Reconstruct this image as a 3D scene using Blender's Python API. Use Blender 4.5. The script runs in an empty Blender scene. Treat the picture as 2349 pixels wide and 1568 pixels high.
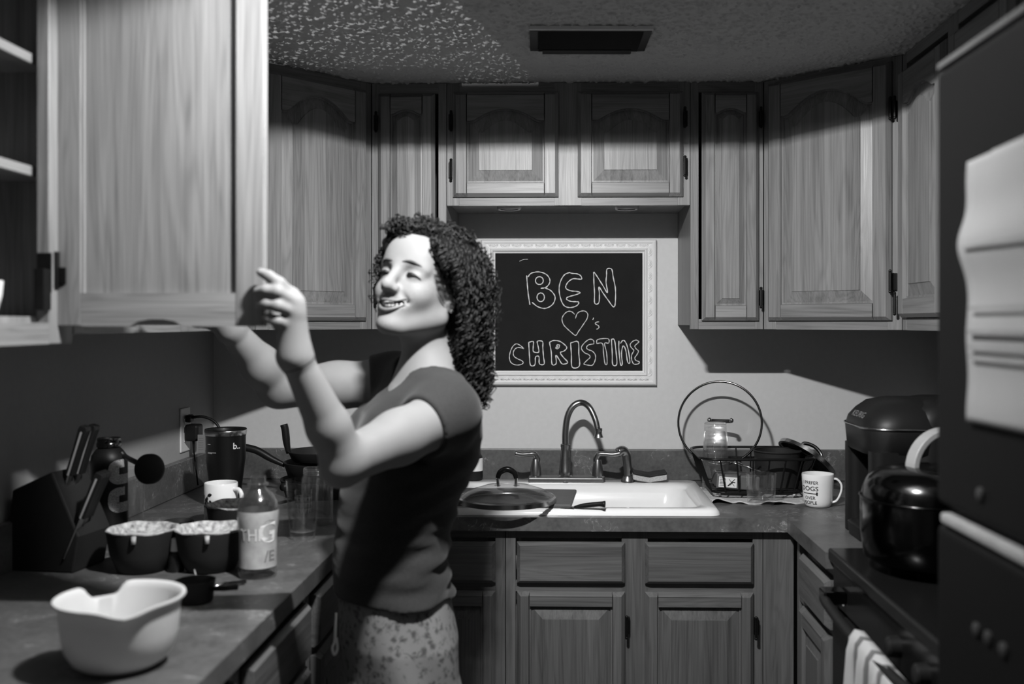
import bpy, math, random
import numpy as np
from mathutils import Vector, Matrix, Euler

random.seed(7)
rng = np.random.default_rng(7)
S = bpy.context.scene
COL = S.collection
PI = math.pi

# ------------------------------------------------------------------ camera
FPX, CX, CY = 2349 * 35 / 36, 1248.0, 740.0
YAW = math.radians(1.3)
CAM = Vector((0.0, -3.235, 1.42))
cam_data = bpy.data.cameras.new('camera')
cam = bpy.data.objects.new('camera', cam_data)
COL.objects.link(cam)
cam.location = CAM
cam.rotation_euler = (PI / 2, 0, YAW)
cam_data.lens = 35
cam_data.sensor_width = 36
cam_data.shift_x = -(CX - 1174.5) / 2349
cam_data.shift_y = -(784 - CY) / 2349
cam_data.clip_start = 0.05
cam_data.dof.use_dof = True
cam_data.dof.focus_distance = 2.98
cam_data.dof.aperture_fstop = 2.6
S.camera = cam

# ------------------------------------------------------------------ world, lamps, exposure
w = bpy.data.worlds.new('world')
S.world = w
w.use_nodes = True
w.node_tree.nodes['Background'].inputs[0].default_value = (1, 1, 1, 1)
w.node_tree.nodes['Background'].inputs[1].default_value = 0.045
LAMP_POS = Vector((-0.10, -1.90, 2.088))
LAMP_W, FILL_W = 30.0, 260.0
BULB_W = 16.0


def lamp(name, kind, loc, rot, energy):
    ld = bpy.data.lights.new(name, kind)
    ld.energy = energy
    o = bpy.data.objects.new(name, ld)
    COL.objects.link(o)
    o.location = loc
    o.rotation_euler = rot
    return o


S.view_settings.view_transform = 'Standard'
S.view_settings.look = 'None'
S.view_settings.gamma = 1
S.view_settings.use_curve_mapping = False
S.view_settings.exposure = 0.0
S.cycles.transparent_max_bounces = 40

# ------------------------------------------------------------------ pixel to room helpers (photograph pixels)
_fw = Vector((-math.sin(YAW), math.cos(YAW), 0))
_rt = Vector((math.cos(YAW), math.sin(YAW), 0))


def ray(px, py):
    return _fw + _rt * ((px - CX) / FPX) + Vector((0, 0, (CY - py) / FPX))


def PY(px, py, Y):
    r = ray(px, py)
    return CAM + r * ((Y - CAM.y) / r.y)


def PX(px, py, X):
    r = ray(px, py)
    return CAM + r * ((X - CAM.x) / r.x)


def PZ(px, py, Z):
    r = ray(px, py)
    return CAM + r * ((Z - CAM.z) / r.z)


def PD(px, py, d):
    return PY(px, py, CAM.y + d)


# ------------------------------------------------------------------ object helpers
MATS = {}
WORLD = {}


def thing(name, label, cat, loc=(0, 0, 0), rot=(0, 0, 0), group=None, kind=None):
    o = bpy.data.objects.new(name, None)
    o.empty_display_size = 0.05
    COL.objects.link(o)
    o.location = loc
    o.rotation_euler = rot
    WORLD[o.name] = Matrix.Translation(Vector(loc)) @ Euler(rot).to_matrix().to_4x4()
    tag(o, label, cat, group, kind)
    return o


def tag(o, label=None, cat=None, group=None, kind=None):
    if label:
        o['label'] = label
    if cat:
        o['category'] = cat
    if group:
        o['group'] = group
    if kind:
        o['kind'] = kind
    return o


def link_mesh(name, me, mat, parent=None, world=False, bevel=0, seg=2, subsurf=0):
    if mat:
        me.materials.append(MATS[mat] if isinstance(mat, str) else mat)
    o = bpy.data.objects.new(name, me)
    COL.objects.link(o)
    M = Matrix.Identity(4)
    if parent:
        o.parent = parent
        M = WORLD[parent.name]
        if world:
            me.transform(M.inverted())
    WORLD[o.name] = M.copy()
    if bevel:
        b = o.modifiers.new('bevel', 'BEVEL')
        b.width = bevel
        b.segments = seg
        b.limit_method = 'ANGLE'
        b.angle_limit = math.radians(40)
    if subsurf:
        s = o.modifiers.new('subsurf', 'SUBSURF')
        s.levels = s.render_levels = subsurf
    return o


class MB:
    """collects shapes for one mesh"""

    def __init__(s):
        s.v, s.f = [], []

    def add(s, vs, fs):
        n = len(s.v)
        s.v += [tuple(v) for v in vs]
        s.f += [tuple(i + n for i in f) for f in fs]
        return s

    def box(s, x0, x1, y0, y1, z0, z1):
        return s.add([(x0, y0, z0), (x1, y0, z0), (x1, y1, z0), (x0, y1, z0), (x0, y0, z1), (x1, y0, z1), (x1, y1, z1), (x0, y1, z1)],
                     [(0, 3, 2, 1), (4, 5, 6, 7), (0, 1, 5, 4), (1, 2, 6, 5), (2, 3, 7, 6), (3, 0, 4, 7)])

    def cbox(s, x0, x1, z0, z1, yf, yb, l=0, r=0, b=0, t=0, dep=0.012):
        """slab whose front (at yf) is inset on the given sides; the bevel is dep deep"""
        ym = yf + dep
        A = [(x0, yb, z0), (x1, yb, z0), (x1, yb, z1), (x0, yb, z1)]
        B = [(x0, ym, z0), (x1, ym, z0), (x1, ym, z1), (x0, ym, z1)]
        Cc = [(x0 + l, yf, z0 + b), (x1 - r, yf, z0 + b), (x1 - r, yf, z1 - t), (x0 + l, yf, z1 - t)]
        fs = [(3, 2, 1, 0), (8, 9, 10, 11)]
        for i in range(4):
            j = (i + 1) % 4
            fs += [(i, j, 4 + j, 4 + i), (4 + i, 4 + j, 8 + j, 8 + i)]
        return s.add(A + B + Cc, fs)

    def prism(s, poly, y0, y1):
        """polygon in xz extruded along y"""
        n = len(poly)
        vs = [(x, y0, z) for x, z in poly] + [(x, y1, z) for x, z in poly]
        fs = [tuple(range(n)), tuple(range(2 * n - 1, n - 1, -1))]
        for i in range(n):
            j = (i + 1) % n
            fs.append((i, i + n, j + n, j))
        return s.add(vs, fs)

    def lathe(s, prof, n=32, c=(0, 0, 0), cap0=True, cap1=False, fn=None):
        vs, fs = [], []
        m = len(prof)
        for r, z in prof:
            for k in range(n):
                a = 2 * PI * k / n
                p = (c[0] + r * math.cos(a), c[1] + r * math.sin(a), c[2] + z)
                if fn:
                    p = fn(p, a, r, z)
                vs.append(p)
        for i in range(m - 1):
            for k in range(n):
                k2 = (k + 1) % n
                fs.append((i * n + k, i * n + k2, (i + 1) * n + k2, (i + 1) * n + k))
        if cap0:
            fs.append(tuple(range(n - 1, -1, -1)))
        if cap1:
            fs.append(tuple((m - 1) * n + k for k in range(n)))
        return s.add(vs, fs)

    def tube(s, pts, r, n=8, closed=False, cap=True):
        pts = [Vector(p) for p in pts]
        m = len(pts)
        rr = r if isinstance(r, (list, tuple)) else [r] * m
        up = Vector((0, 0, 1))
        tprev = None
        vs, fs = [], []
        for i, p in enumerate(pts):
            if closed:
                t = pts[(i + 1) % m] - pts[i - 1]
            else:
                t = pts[min(i + 1, m - 1)] - pts[max(i - 1, 0)]
            if t.length < 1e-9:
                t = tprev or Vector((0, 0, 1))
            t = t.normalized()
            if tprev is None:
                a = up if abs(t.dot(up)) < .9 else Vector((1, 0, 0))
                nx = t.cross(a).normalized()
            else:
                nx = (nx - t * nx.dot(t))
                nx = nx.normalized() if nx.length > 1e-6 else t.orthogonal().normalized()
            ny = t.cross(nx)
            tprev = t
            for k in range(n):
                a = 2 * PI * k / n
                vs.append(p + (nx * math.cos(a) + ny * math.sin(a)) * rr[i])
        for i in range(m if closed else m - 1):
            i2 = (i + 1) % m
            for k in range(n):
                k2 = (k + 1) % n
                fs.append((i * n + k, i * n + k2, i2 * n + k2, i2 * n + k))
        if cap and not closed:
            fs.append(tuple(range(n - 1, -1, -1)))
            fs.append(tuple((m - 1) * n + k for k in range(n)))
        return s.add(vs, fs)

    def ball(s, c, r, n=12, m=8):
        r = r if isinstance(r, (tuple, list)) else (r, r, r)
        vs = [(c[0], c[1], c[2] - r[2])]
        for i in range(1, m):
            p = -PI / 2 + PI * i / m
            for k in range(n):
                a = 2 * PI * k / n
                vs.append((c[0] + r[0] * math.cos(p) * math.cos(a), c[1] + r[1] * math.cos(p) * math.sin(a), c[2] + r[2] * math.sin(p)))
        vs.append((c[0], c[1], c[2] + r[2]))
        fs = [(0, 1 + (k + 1) % n, 1 + k) for k in range(n)]
        for i in range(m - 2):
            for k in range(n):
                k2 = (k + 1) % n
                fs.append((1 + i * n + k, 1 + i * n + k2, 1 + (i + 1) * n + k2, 1 + (i + 1) * n + k))
        top = len(vs) - 1
        b = 1 + (m - 2) * n
        fs += [(top, b + k, b + (k + 1) % n) for k in range(n)]
        return s.add(vs, fs)

    def xf(s, M):
        s.v = [tuple(M @ Vector(v)) for v in s.v]
        return s

    def build(s, name, mat, parent=None, smooth=False, **kw):
        me = bpy.data.meshes.new(name)
        me.from_pydata(s.v, [], s.f)
        me.update()
        if smooth:
            if smooth is True:
                me.polygons.foreach_set('use_smooth', [True] * len(me.polygons))
            else:
                me.shade_smooth() if hasattr(me, 'shade_smooth') else None
                me.set_sharp_from_angle(angle=math.radians(smooth))
        return link_mesh(name, me, mat, parent, **kw)


def spline(pts, n=8):
    """Catmull-Rom through the points"""
    P = [Vector(p) for p in pts]
    P = [P[0] * 2 - P[1]] + P + [P[-1] * 2 - P[-2]]
    out = []
    for i in range(1, len(P) - 2):
        a, b, c, d = P[i - 1:i + 3]
        for k in range(n):
            t = k / n
            out.append(0.5 * ((2 * b) + (c - a) * t + (2 * a - 5 * b + 4 * c - d) * t * t + (3 * b - a - 3 * c + d) * t ** 3))
    out.append(P[-2])
    return out


def text_geo(body, size, bold=0):
    """flat letters: (verts xy, faces)"""
    cu = bpy.data.curves.new('lettering', 'FONT')
    cu.body = body
    cu.size = size
    cu.resolution_u = 3
    cu.offset = bold * size
    o = bpy.data.objects.new('lettering', cu)
    COL.objects.link(o)
    me = o.to_mesh()
    vs = [(v.co.x, v.co.y) for v in me.vertices]
    fs = [tuple(p.vertices) for p in me.polygons]
    o.to_mesh_clear()
    bpy.data.objects.remove(o)
    bpy.data.curves.remove(cu)
    return vs, fs


# ------------------------------------------------------------------ materials (the photograph is black and white)
def newmat(name):
    m = bpy.data.materials.new(name)
    m.use_nodes = True
    MATS[name] = m
    nt = m.node_tree
    return m, nt, nt.nodes['Principled BSDF']


def N(nt, t, **kw):
    n = nt.nodes.new(t)
    for k, v in kw.items():
        if k in n.inputs:
            n.inputs[k].default_value = v
        else:
            setattr(n, k, v)
    return n


def mathn(nt, op, a, b=None, c=None):
    n = nt.nodes.new('ShaderNodeMath')
    n.operation = op
    for i, x in enumerate((a, b, c)):
        if x is None:
            continue
        if isinstance(x, (int, float)):
            n.inputs[i].default_value = x
        else:
            nt.links.new(x, n.inputs[i])
    return n.outputs[0]


def ramp(nt, val, stops):
    n = nt.nodes.new('ShaderNodeValToRGB')
    e = n.color_ramp.elements
    while len(e) < len(stops):
        e.new(0.5)
    for el, (p, g) in zip(e, stops):
        el.position = p
        el.color = (g, g, g, 1)
    nt.links.new(val, n.inputs[0])
    return n.outputs[0]


def plain(name, g, rough=0.5, metal=0.0, var=0.12, scale=30, bump=0.0, spec=0.5, coat=0.0, trans=0.0, ior=1.45, sss=0.0, sheen=0.0):
    m, nt, b = newmat(name)
    tc = N(nt, 'ShaderNodeTexCoord')
    nz = N(nt, 'ShaderNodeTexNoise', Scale=scale, Detail=4.0)
    nt.links.new(tc.outputs['Object'], nz.inputs['Vector'])
    nt.links.new(ramp(nt, nz.outputs[0], [(0.25, g * (1 - var)), (0.75, g * (1 + var))]), b.inputs['Base Color'])
    b.inputs['Roughness'].default_value = rough
    b.inputs['Metallic'].default_value = metal
    b.inputs['Specular IOR Level'].default_value = spec
    b.inputs['Coat Weight'].default_value = coat
    b.inputs['Transmission Weight'].default_value = trans
    b.inputs['IOR'].default_value = ior
    if sheen:
        b.inputs['Sheen Weight'].default_value = sheen
    if sss:
        b.inputs['Subsurface Weight'].default_value = sss
        b.inputs['Subsurface Radius'].default_value = (0.01, 0.01, 0.01)
        b.inputs['Subsurface Scale'].default_value = 1.0
    if bump:
        bp = N(nt, 'ShaderNodeBump', Strength=bump, Distance=0.002)
        nt.links.new(nz.outputs[0], bp.inputs['Height'])
        nt.links.new(bp.outputs[0], b.inputs['Normal'])
    return m


def oak(name, axis, lo, hi, rough=0.42):
    """oak with its grain along the given local axis (0 x, 1 y, 2 z)"""
    m, nt, b = newmat(name)
    tc = N(nt, 'ShaderNodeTexCoord')
    oi = N(nt, 'ShaderNodeObjectInfo')
    off = mathn(nt, 'MULTIPLY', oi.outputs['Random'], 37.0)

    def coords(across, along):
        mp = N(nt, 'ShaderNodeMapping')
        sc = [across] * 3
        sc[axis] = along
        mp.inputs['Scale'].default_value = sc
        nt.links.new(tc.outputs['Object'], mp.inputs['Vector'])
        ad = N(nt, 'ShaderNodeVectorMath', operation='ADD')
        nt.links.new(mp.outputs[0], ad.inputs[0])
        nt.links.new(off, ad.inputs[1])
        return ad.outputs[0]
    big = N(nt, 'ShaderNodeTexNoise', Scale=1.0, Detail=3.0, Distortion=0.6)
    nt.links.new(coords(13, 0.8), big.inputs['Vector'])
    # cathedral growth rings: sine of a slowly varying field
    ring = mathn(nt, 'MULTIPLY', big.outputs[0], 95.0)
    ring = mathn(nt, 'SINE', ring)
    ring = mathn(nt, 'MULTIPLY_ADD', ring, 0.5, 0.5)
    ring = mathn(nt, 'POWER', ring, 2.2)
    fine = N(nt, 'ShaderNodeTexNoise', Scale=1.0, Detail=3.0)
    nt.links.new(coords(340, 6), fine.inputs['Vector'])
    mid = N(nt, 'ShaderNodeTexNoise', Scale=1.0, Detail=2.0)
    nt.links.new(coords(60, 1.5), mid.inputs['Vector'])
    # glued staves of slightly different tone
    sx = N(nt, 'ShaderNodeSeparateXYZ')
    nt.links.new(tc.outputs['Object'], sx.inputs[0])
    cross = sx.outputs[0] if axis == 2 else sx.outputs[2]
    st = mathn(nt, 'FLOOR', mathn(nt, 'MULTIPLY_ADD', cross, 15.0, off))
    wn = N(nt, 'ShaderNodeTexWhiteNoise', noise_dimensions='1D')
    nt.links.new(st, wn.inputs['W'])
    v = mathn(nt, 'MULTIPLY', ring, -0.14)
    v = mathn(nt, 'MULTIPLY_ADD', fine.outputs[0], 0.55, v)
    v = mathn(nt, 'MULTIPLY_ADD', mid.outputs[0], 0.55, v)
    v = mathn(nt, 'MULTIPLY_ADD', wn.outputs['Value'], 0.20, v)
    v = mathn(nt, 'MULTIPLY_ADD', oi.outputs['Random'], 0.10, v)
    nt.links.new(ramp(nt, v, [(0.2, lo), (0.95, hi)]), b.inputs['Base Color'])
    nt.links.new(mathn(nt, 'MULTIPLY_ADD', fine.outputs[0], 0.25, rough - 0.12), b.inputs['Roughness'])
    b.inputs['Specular IOR Level'].default_value = 0.5
    bp = N(nt, 'ShaderNodeBump', Strength=0.25, Distance=0.0012)
    nt.links.new(v, bp.inputs['Height'])
    nt.links.new(bp.outputs[0], b.inputs['Normal'])
    return m


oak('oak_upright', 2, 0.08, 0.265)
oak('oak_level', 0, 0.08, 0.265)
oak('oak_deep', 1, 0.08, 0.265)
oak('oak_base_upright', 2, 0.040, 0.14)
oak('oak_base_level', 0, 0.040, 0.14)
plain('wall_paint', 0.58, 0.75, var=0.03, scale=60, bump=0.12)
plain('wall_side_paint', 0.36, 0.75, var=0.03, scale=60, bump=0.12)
plain('floor_vinyl', 0.16, 0.5, var=0.2, scale=6)
plain('dark_recess', 0.03, 0.7)
plain('black_metal', 0.012, 0.35, 0.6)
plain('black_gloss', 0.007, 0.2, var=0.02, spec=0.22)
plain('black_plastic', 0.009, 0.45, var=0.05, spec=0.3)
plain('black_matte', 0.010, 0.7, var=0.1)
plain('fridge_black', 0.006, 0.6, var=0.3, scale=300, bump=0.25, spec=0.08)
plain('smoked_steel', 0.055, 0.16, 1.0, var=0.03)
plain('dull_edge_glint', 0.07, 0.45)
plain('white_enamel', 0.80, 0.12, var=0.01)
plain('white_paint', 0.74, 0.45, var=0.02)
plain('white_plastic', 0.55, 0.38, var=0.01, sss=0.05)
plain('pale_grey', 0.22, 0.4)
plain('outlet_plastic', 0.7, 0.4, var=0.01)
plain('brushed_nickel', 0.30, 0.30, 1.0, var=0.08, scale=90)
plain('dark_chrome', 0.15, 0.13, 1.0, var=0.03)
plain('steel', 0.50, 0.22, 1.0, var=0.05)
plain('steel_light', 0.62, 0.38, 0.6, var=0.05)
plain('tumbler_steel', 0.055, 0.33, 0.9, var=0.05)
plain('slate_board', 0.085, 0.55, var=0.12, scale=40)
plain('chalkboard_black', 0.006, 0.9, var=0.3, scale=18)
plain('chalk', 0.62, 0.95, var=0.35, scale=900)
plain('paper', 0.20, 0.85, var=0.03, scale=12)
plain('grey_ink', 0.16, 0.9, var=0.1)
plain('black_ink', 0.012, 0.6, var=0.0)
plain('white_ink', 0.62, 0.6, var=0.05)
plain('skin', 0.185, 0.60, var=0.04, scale=24, sss=0.15, spec=0.2)
plain('lip', 0.12, 0.4, var=0.05, scale=60)
plain('tooth', 0.45, 0.25, var=0.02)
plain('hair_dark', 0.009, 0.5, var=0.4, scale=60, spec=0.3)
plain('brow_hair', 0.05, 0.8)
plain('hair_mass', 0.003, 0.9, var=0.5, scale=120, bump=0.5, spec=0.15)
plain('shirt_cotton', 0.026, 0.9, var=0.15, scale=220, bump=0.15, spec=0.2, sheen=0.1)
plain('cord_white', 0.6, 0.8)
plain('sponge_light', 0.42, 0.95, var=0.25, scale=260, bump=0.6)
plain('cloth_grey', 0.48, 0.95, var=0.2, scale=120, bump=0.4)
plain('speckled_food', 0.36, 0.7, var=0.75, scale=85, bump=0.8)
plain('frosted_label', 0.36, 0.22, var=0.25, scale=40)
plain('grey_tray', 0.10, 0.5)
plain('magnet_grey', 0.03, 0.4)


def counter_mat():
    m, nt, b = newmat('counter_laminate')
    tc = N(nt, 'ShaderNodeTexCoord')
    a = N(nt, 'ShaderNodeTexNoise', Scale=9.0, Detail=8.0, Distortion=0.8)
    f = N(nt, 'ShaderNodeTexNoise', Scale=95.0, Detail=4.0)
    e = N(nt, 'ShaderNodeTexNoise', Scale=22.0, Detail=6.0, Distortion=1.6)
    for n in (a, f, e):
        nt.links.new(tc.outputs['Object'], n.inputs['Vector'])
    vein = mathn(nt, 'ABSOLUTE', mathn(nt, 'SUBTRACT', e.outputs[0], 0.5))
    vein = mathn(nt, 'SUBTRACT', 1.0, mathn(nt, 'MINIMUM', mathn(nt, 'MULTIPLY', vein, 60.0), 1.0))
    patch = mathn(nt, 'GREATER_THAN', a.outputs[0], 0.58)
    vein = mathn(nt, 'MULTIPLY', vein, patch)
    v = mathn(nt, 'MULTIPLY_ADD', a.outputs[0], 0.6, mathn(nt, 'MULTIPLY', f.outputs[0], 0.4))
    v = mathn(nt, 'MULTIPLY_ADD', vein, 0.35, v)
    nt.links.new(ramp(nt, v, [(0.3, 0.050), (0.6, 0.115), (0.95, 0.32)]), b.inputs['Base Color'])
    b.inputs['Roughness'].default_value = 0.36
    return m


counter_mat()


def floral_mat():
    m, nt, b = newmat('floral_cotton')
    tc = N(nt, 'ShaderNodeTexCoord')
    vo = N(nt, 'ShaderNodeTexVoronoi', Scale=62.0)
    nz = N(nt, 'ShaderNodeTexNoise', Scale=95.0, Detail=3.0, Distortion=1.2)
    nt.links.new(tc.outputs['Object'], vo.inputs['Vector'])
    nt.links.new(tc.outputs['Object'], nz.inputs['Vector'])
    v = mathn(nt, 'MULTIPLY_ADD', nz.outputs[0], 0.9, mathn(nt, 'MULTIPLY', vo.outputs['Distance'], 0.55))
    nt.links.new(ramp(nt, v, [(0.50, 0.075), (0.60, 0.13), (0.72, 0.21)]), b.inputs['Base Color'])
    b.inputs['Roughness'].default_value = 0.9
    b.inputs['Specular IOR Level'].default_value = 0.2


floral_mat()


def stripes_mat():
    m, nt, b = newmat('striped_cotton')
    tc = N(nt, 'ShaderNodeTexCoord')
    sx = N(nt, 'ShaderNodeSeparateXYZ')
    nt.links.new(tc.outputs['Object'], sx.inputs[0])
    v = mathn(nt, 'FRACT', mathn(nt, 'MULTIPLY', sx.outputs[1], 15.0))
    nt.links.new(ramp(nt, v, [(0.0, 0.36), (0.50, 0.36), (0.54, 0.09), (0.80, 0.12), (0.84, 0.36)]), b.inputs['Base Color'])
    b.inputs['Roughness'].default_value = 0.95


stripes_mat()


def circuit_mat():
    m, nt, b = newmat('circuit_print')
    tc = N(nt, 'ShaderNodeTexCoord')
    br = N(nt, 'ShaderNodeTexVoronoi', Scale=170.0, distance='MANHATTAN')
    nt.links.new(tc.outputs['Object'], br.inputs['Vector'])
    v = mathn(nt, 'FRACT', mathn(nt, 'MULTIPLY', br.outputs['Distance'], 2.6))
    nt.links.new(ramp(nt, v, [(0.35, 0.03), (0.45, 0.55)]), b.inputs['Base Color'])
    b.inputs['Roughness'].default_value = 0.5


circuit_mat()


def glass_mat(name, tint=1.0, rough=0.0):
    m, nt, b = newmat(name)
    g = N(nt, 'ShaderNodeBsdfGlass', Roughness=rough, IOR=1.45)
    g.inputs['Color'].default_value = (tint, tint, tint, 1)
    nt.links.new(g.outputs[0], nt.nodes['Material Output'].inputs[0])


def thin_glass(name, tint=0.97, gloss=0.10):
    """thin pane or vessel wall: mostly clear, a fresnel reflection"""
    m, nt, b = newmat(name)
    tr = N(nt, 'ShaderNodeBsdfTransparent')
    tr.inputs['Color'].default_value = (tint, tint, tint, 1)
    gl = N(nt, 'ShaderNodeBsdfGlossy', Roughness=0.12)
    lw = N(nt, 'ShaderNodeLayerWeight', Blend=0.35)
    f = mathn(nt, 'MULTIPLY_ADD', mathn(nt, 'POWER', lw.outputs['Facing'], 3.0), 0.75, gloss * 0.5)
    mx = N(nt, 'ShaderNodeMixShader')
    nt.links.new(f, mx.inputs[0])
    nt.links.new(tr.outputs[0], mx.inputs[1])
    nt.links.new(gl.outputs[0], mx.inputs[2])
    df = N(nt, 'ShaderNodeBsdfDiffuse')  # grey diffuse towards the edges paints in bright rims and haze
    df.inputs['Color'].default_value = (.7, .7, .7, 1)
    m2 = N(nt, 'ShaderNodeMixShader')
    nt.links.new(mathn(nt, 'MULTIPLY_ADD', mathn(nt, 'POWER', lw.outputs['Facing'], 4.0), 0.22, 0.012), m2.inputs[0])
    nt.links.new(mx.outputs[0], m2.inputs[1])
    nt.links.new(df.outputs[0], m2.inputs[2])
    nt.links.new(m2.outputs[0], nt.nodes['Material Output'].inputs[0])


thin_glass('clear_glass')
thin_glass('lid_glass', 0.80, 0.16)
thin_glass('bottle_plastic', 0.85, 0.20)
m_, nt_, b_ = newmat('lamp_diffuser')
b_.inputs['Base Color'].default_value = (0.8, 0.8, 0.8, 1)
b_.inputs['Emission Color'].default_value = (1, 1, 1, 1)
b_.inputs['Emission Strength'].default_value = 0.0
# ------------------------------------------------------------------ the room
XL, XR, ZC, YF = -1.156, 1.208, 2.122, -3.9
CT, CB = 0.912, 0.876          # worktop top and underside
CFL, CFB, CFR = -0.518, -0.635, 0.573   # worktop front edges: left run (x), back run (y), right run (x)


def struct(name, mb, mat, **kw):
    return tag(mb.build(name, mat, **kw), kind='structure')


struct('floor', MB().box(XL - .1, XR + .1, YF, .1, -.05, 0), 'floor_vinyl')
struct('wall_back', MB().box(XL - .1, XR + .1, 0, .1, 0, ZC + .1), 'wall_paint')
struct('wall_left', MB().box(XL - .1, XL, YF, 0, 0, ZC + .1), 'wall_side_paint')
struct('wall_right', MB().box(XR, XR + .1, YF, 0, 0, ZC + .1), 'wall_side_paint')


EDGE_Y = -1.675      # the low kitchen ceiling ends here; the room in front of it is higher


def make_ceiling():
    plain('popcorn_ceiling', 0.50, 0.9, var=0.05, scale=200)
    x0, x1, y0, y1, h = -1.10, 1.15, -1.30, 0.0, 0.0031
    nx, ny = int((x1 - x0) / h), int((y1 - y0) / h)
    a = rng.random((nx, ny))
    def blur(a, n, w=1.0):
        for _ in range(n):
            a = (a + w * np.roll(a, 1, 0) + w * np.roll(a, -1, 0)) / (1 + 2 * w)
            a = (a + w * np.roll(a, 1, 1) + w * np.roll(a, -1, 1)) / (1 + 2 * w)
        return a
    b = blur(a, 1, .8)
    b = (b - b.mean()) / b.std()
    c = blur(rng.random((nx, ny)), 5)
    c = (c - c.mean()) / c.std()
    z = ZC - 0.0023 * np.clip(b * 1.1 + c * .2 - .10, 0, 2.4)
    z[0, :] = z[-1, :] = ZC
    z[:, 0] = z[:, -1] = ZC
    X, Y = np.meshgrid(np.linspace(x0, x1, nx), np.linspace(y0, y1, ny), indexing='ij')
    V = np.stack([X, Y, z], -1).reshape(-1, 3)
    i = np.arange(nx * ny).reshape(nx, ny)
    Q = np.stack([i[:-1, :-1], i[:-1, 1:], i[1:, 1:], i[1:, :-1]], -1).reshape(-1, 4)
    # plain slab around the textured field
    YC = EDGE_Y
    R = np.array([(XL - .1, YC, ZC), (XR + .1, YC, ZC), (XR + .1, y0, ZC), (XL - .1, y0, ZC),
                  (XL - .1, .1, ZC), (x0, .1, ZC), (x0, y0, ZC), (x1, y0, ZC), (x1, .1, ZC), (XR + .1, .1, ZC),
                  (XL - .1, YC, ZC + .2), (XR + .1, YC, ZC + .2), (XR + .1, .1, ZC + .2), (XL - .1, .1, ZC + .2), (XL - .1, YF, ZC + .2), (XR + .1, YF, ZC + .2)])
    o = len(V)
    F = [tuple(q) for q in Q.tolist()]
    F += [(o, o + 3, o + 2, o + 1), (o + 3, o + 4, o + 5, o + 6), (o + 7, o + 8, o + 9, o + 2), (o, o + 1, o + 11, o + 10), (o + 14, o + 15, o + 12, o + 13)]
    me = bpy.data.meshes.new('ceiling')
    me.from_pydata(np.concatenate([V, R]).tolist(), [], F)
    me.polygons.foreach_set('use_smooth', [True] * len(me.polygons))
    me.update()
    tag(link_mesh('ceiling', me, 'popcorn_ceiling'), kind='structure')


make_ceiling()

# ------------------------------------------------------------------ ceiling lamp (above the frame) with an opaque rim added to cut off its light
t = thing('ceiling_light', 'ceiling light above the aisle, out of the picture, with an added cutoff rim', 'ceiling light', (0.03, -1.85, ZC))
rim_z = LAMP_POS.z - 0.48 * 0.100 - ZC
MB().box(-.34, .33, .42, .432, rim_z, 0).build('cutoff_rim', 'black_plastic', t)
MB().box(-.34, .33, -.432, -.42, rim_z + .02, 0).build('cutoff_rim', 'black_plastic', t)
MB().box(.318, .33, -.42, .42, rim_z, 0).build('cutoff_rim', 'black_plastic', t)
MB().box(-.34, -.328, -.42, .42, rim_z, 0).build('cutoff_rim', 'black_plastic', t)
MB().box(-.10, .10, -.14, -.06, -.025, 0).build('lamp_holder', 'white_paint', t)
L = lamp('lamp_glow', 'AREA', (0, 0, 0), (0, 0, 0), LAMP_W)
L.data.shape = 'RECTANGLE'
L.data.size, L.data.size_y = 0.10, 0.016
L.parent = t
L.location = LAMP_POS - Vector(t.location)
L.rotation_euler = Vector((.0, .72, -.69)).to_track_quat('-Z', 'Y').to_euler()
B_ = lamp('bulb_glow', 'POINT', (0, 0, 0), (0, 0, 0), BULB_W)
B_.data.shadow_soft_size = 0.014
B_.parent = t
B_.location = LAMP_POS - Vector(t.location) + Vector((0, -.01, -.004))
t2 = thing('added_spotlight', 'added spotlight on a stand behind the camera, grazing the ceiling', 'lamp', (-.75, -3.52, 0))  # unseen spotlight on a stand, added to graze the ceiling
MB().lathe([(.12, 0), (.12, .015), (.012, .03), (.012, 1.93), (0, 1.93)], 20).build('stand', 'black_metal', t2, smooth=40)
MB().lathe([(.03, 1.931), (.045, 1.96), (.045, 1.972), (.03, 1.972)], 20).build('spot_head', 'black_metal', t2, smooth=40)
L2 = lamp('ceiling_fill', 'SPOT', (0, 0, 0), (0, 0, 0), FILL_W)
L2.parent = t2
L2.location = (0, .0, 2.0)
aim = Vector((.28, 2.9, 0.16))
L2.rotation_euler = aim.to_track_quat('-Z', 'Y').to_euler()
L2.data.spot_size = math.radians(36)
L2.data.spot_blend = 0.5
L2.data.shadow_soft_size = 0.0008
MB().box(-.12, .12, .145, .150, 1.90, 2.0 + .147 * math.tan(math.radians(2.2))).box(-.01, .01, .02, .145, 1.94, 1.95).build('beam_block', 'black_metal', t2)  # plate added to keep the beam off doors and cabinets


# ------------------------------------------------------------------ cabinets
def arch(u, rise):
    s = 0.86
    return 0 if abs(u) >= s else rise * (1 - (u / s) ** 2) ** 1.12


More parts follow.
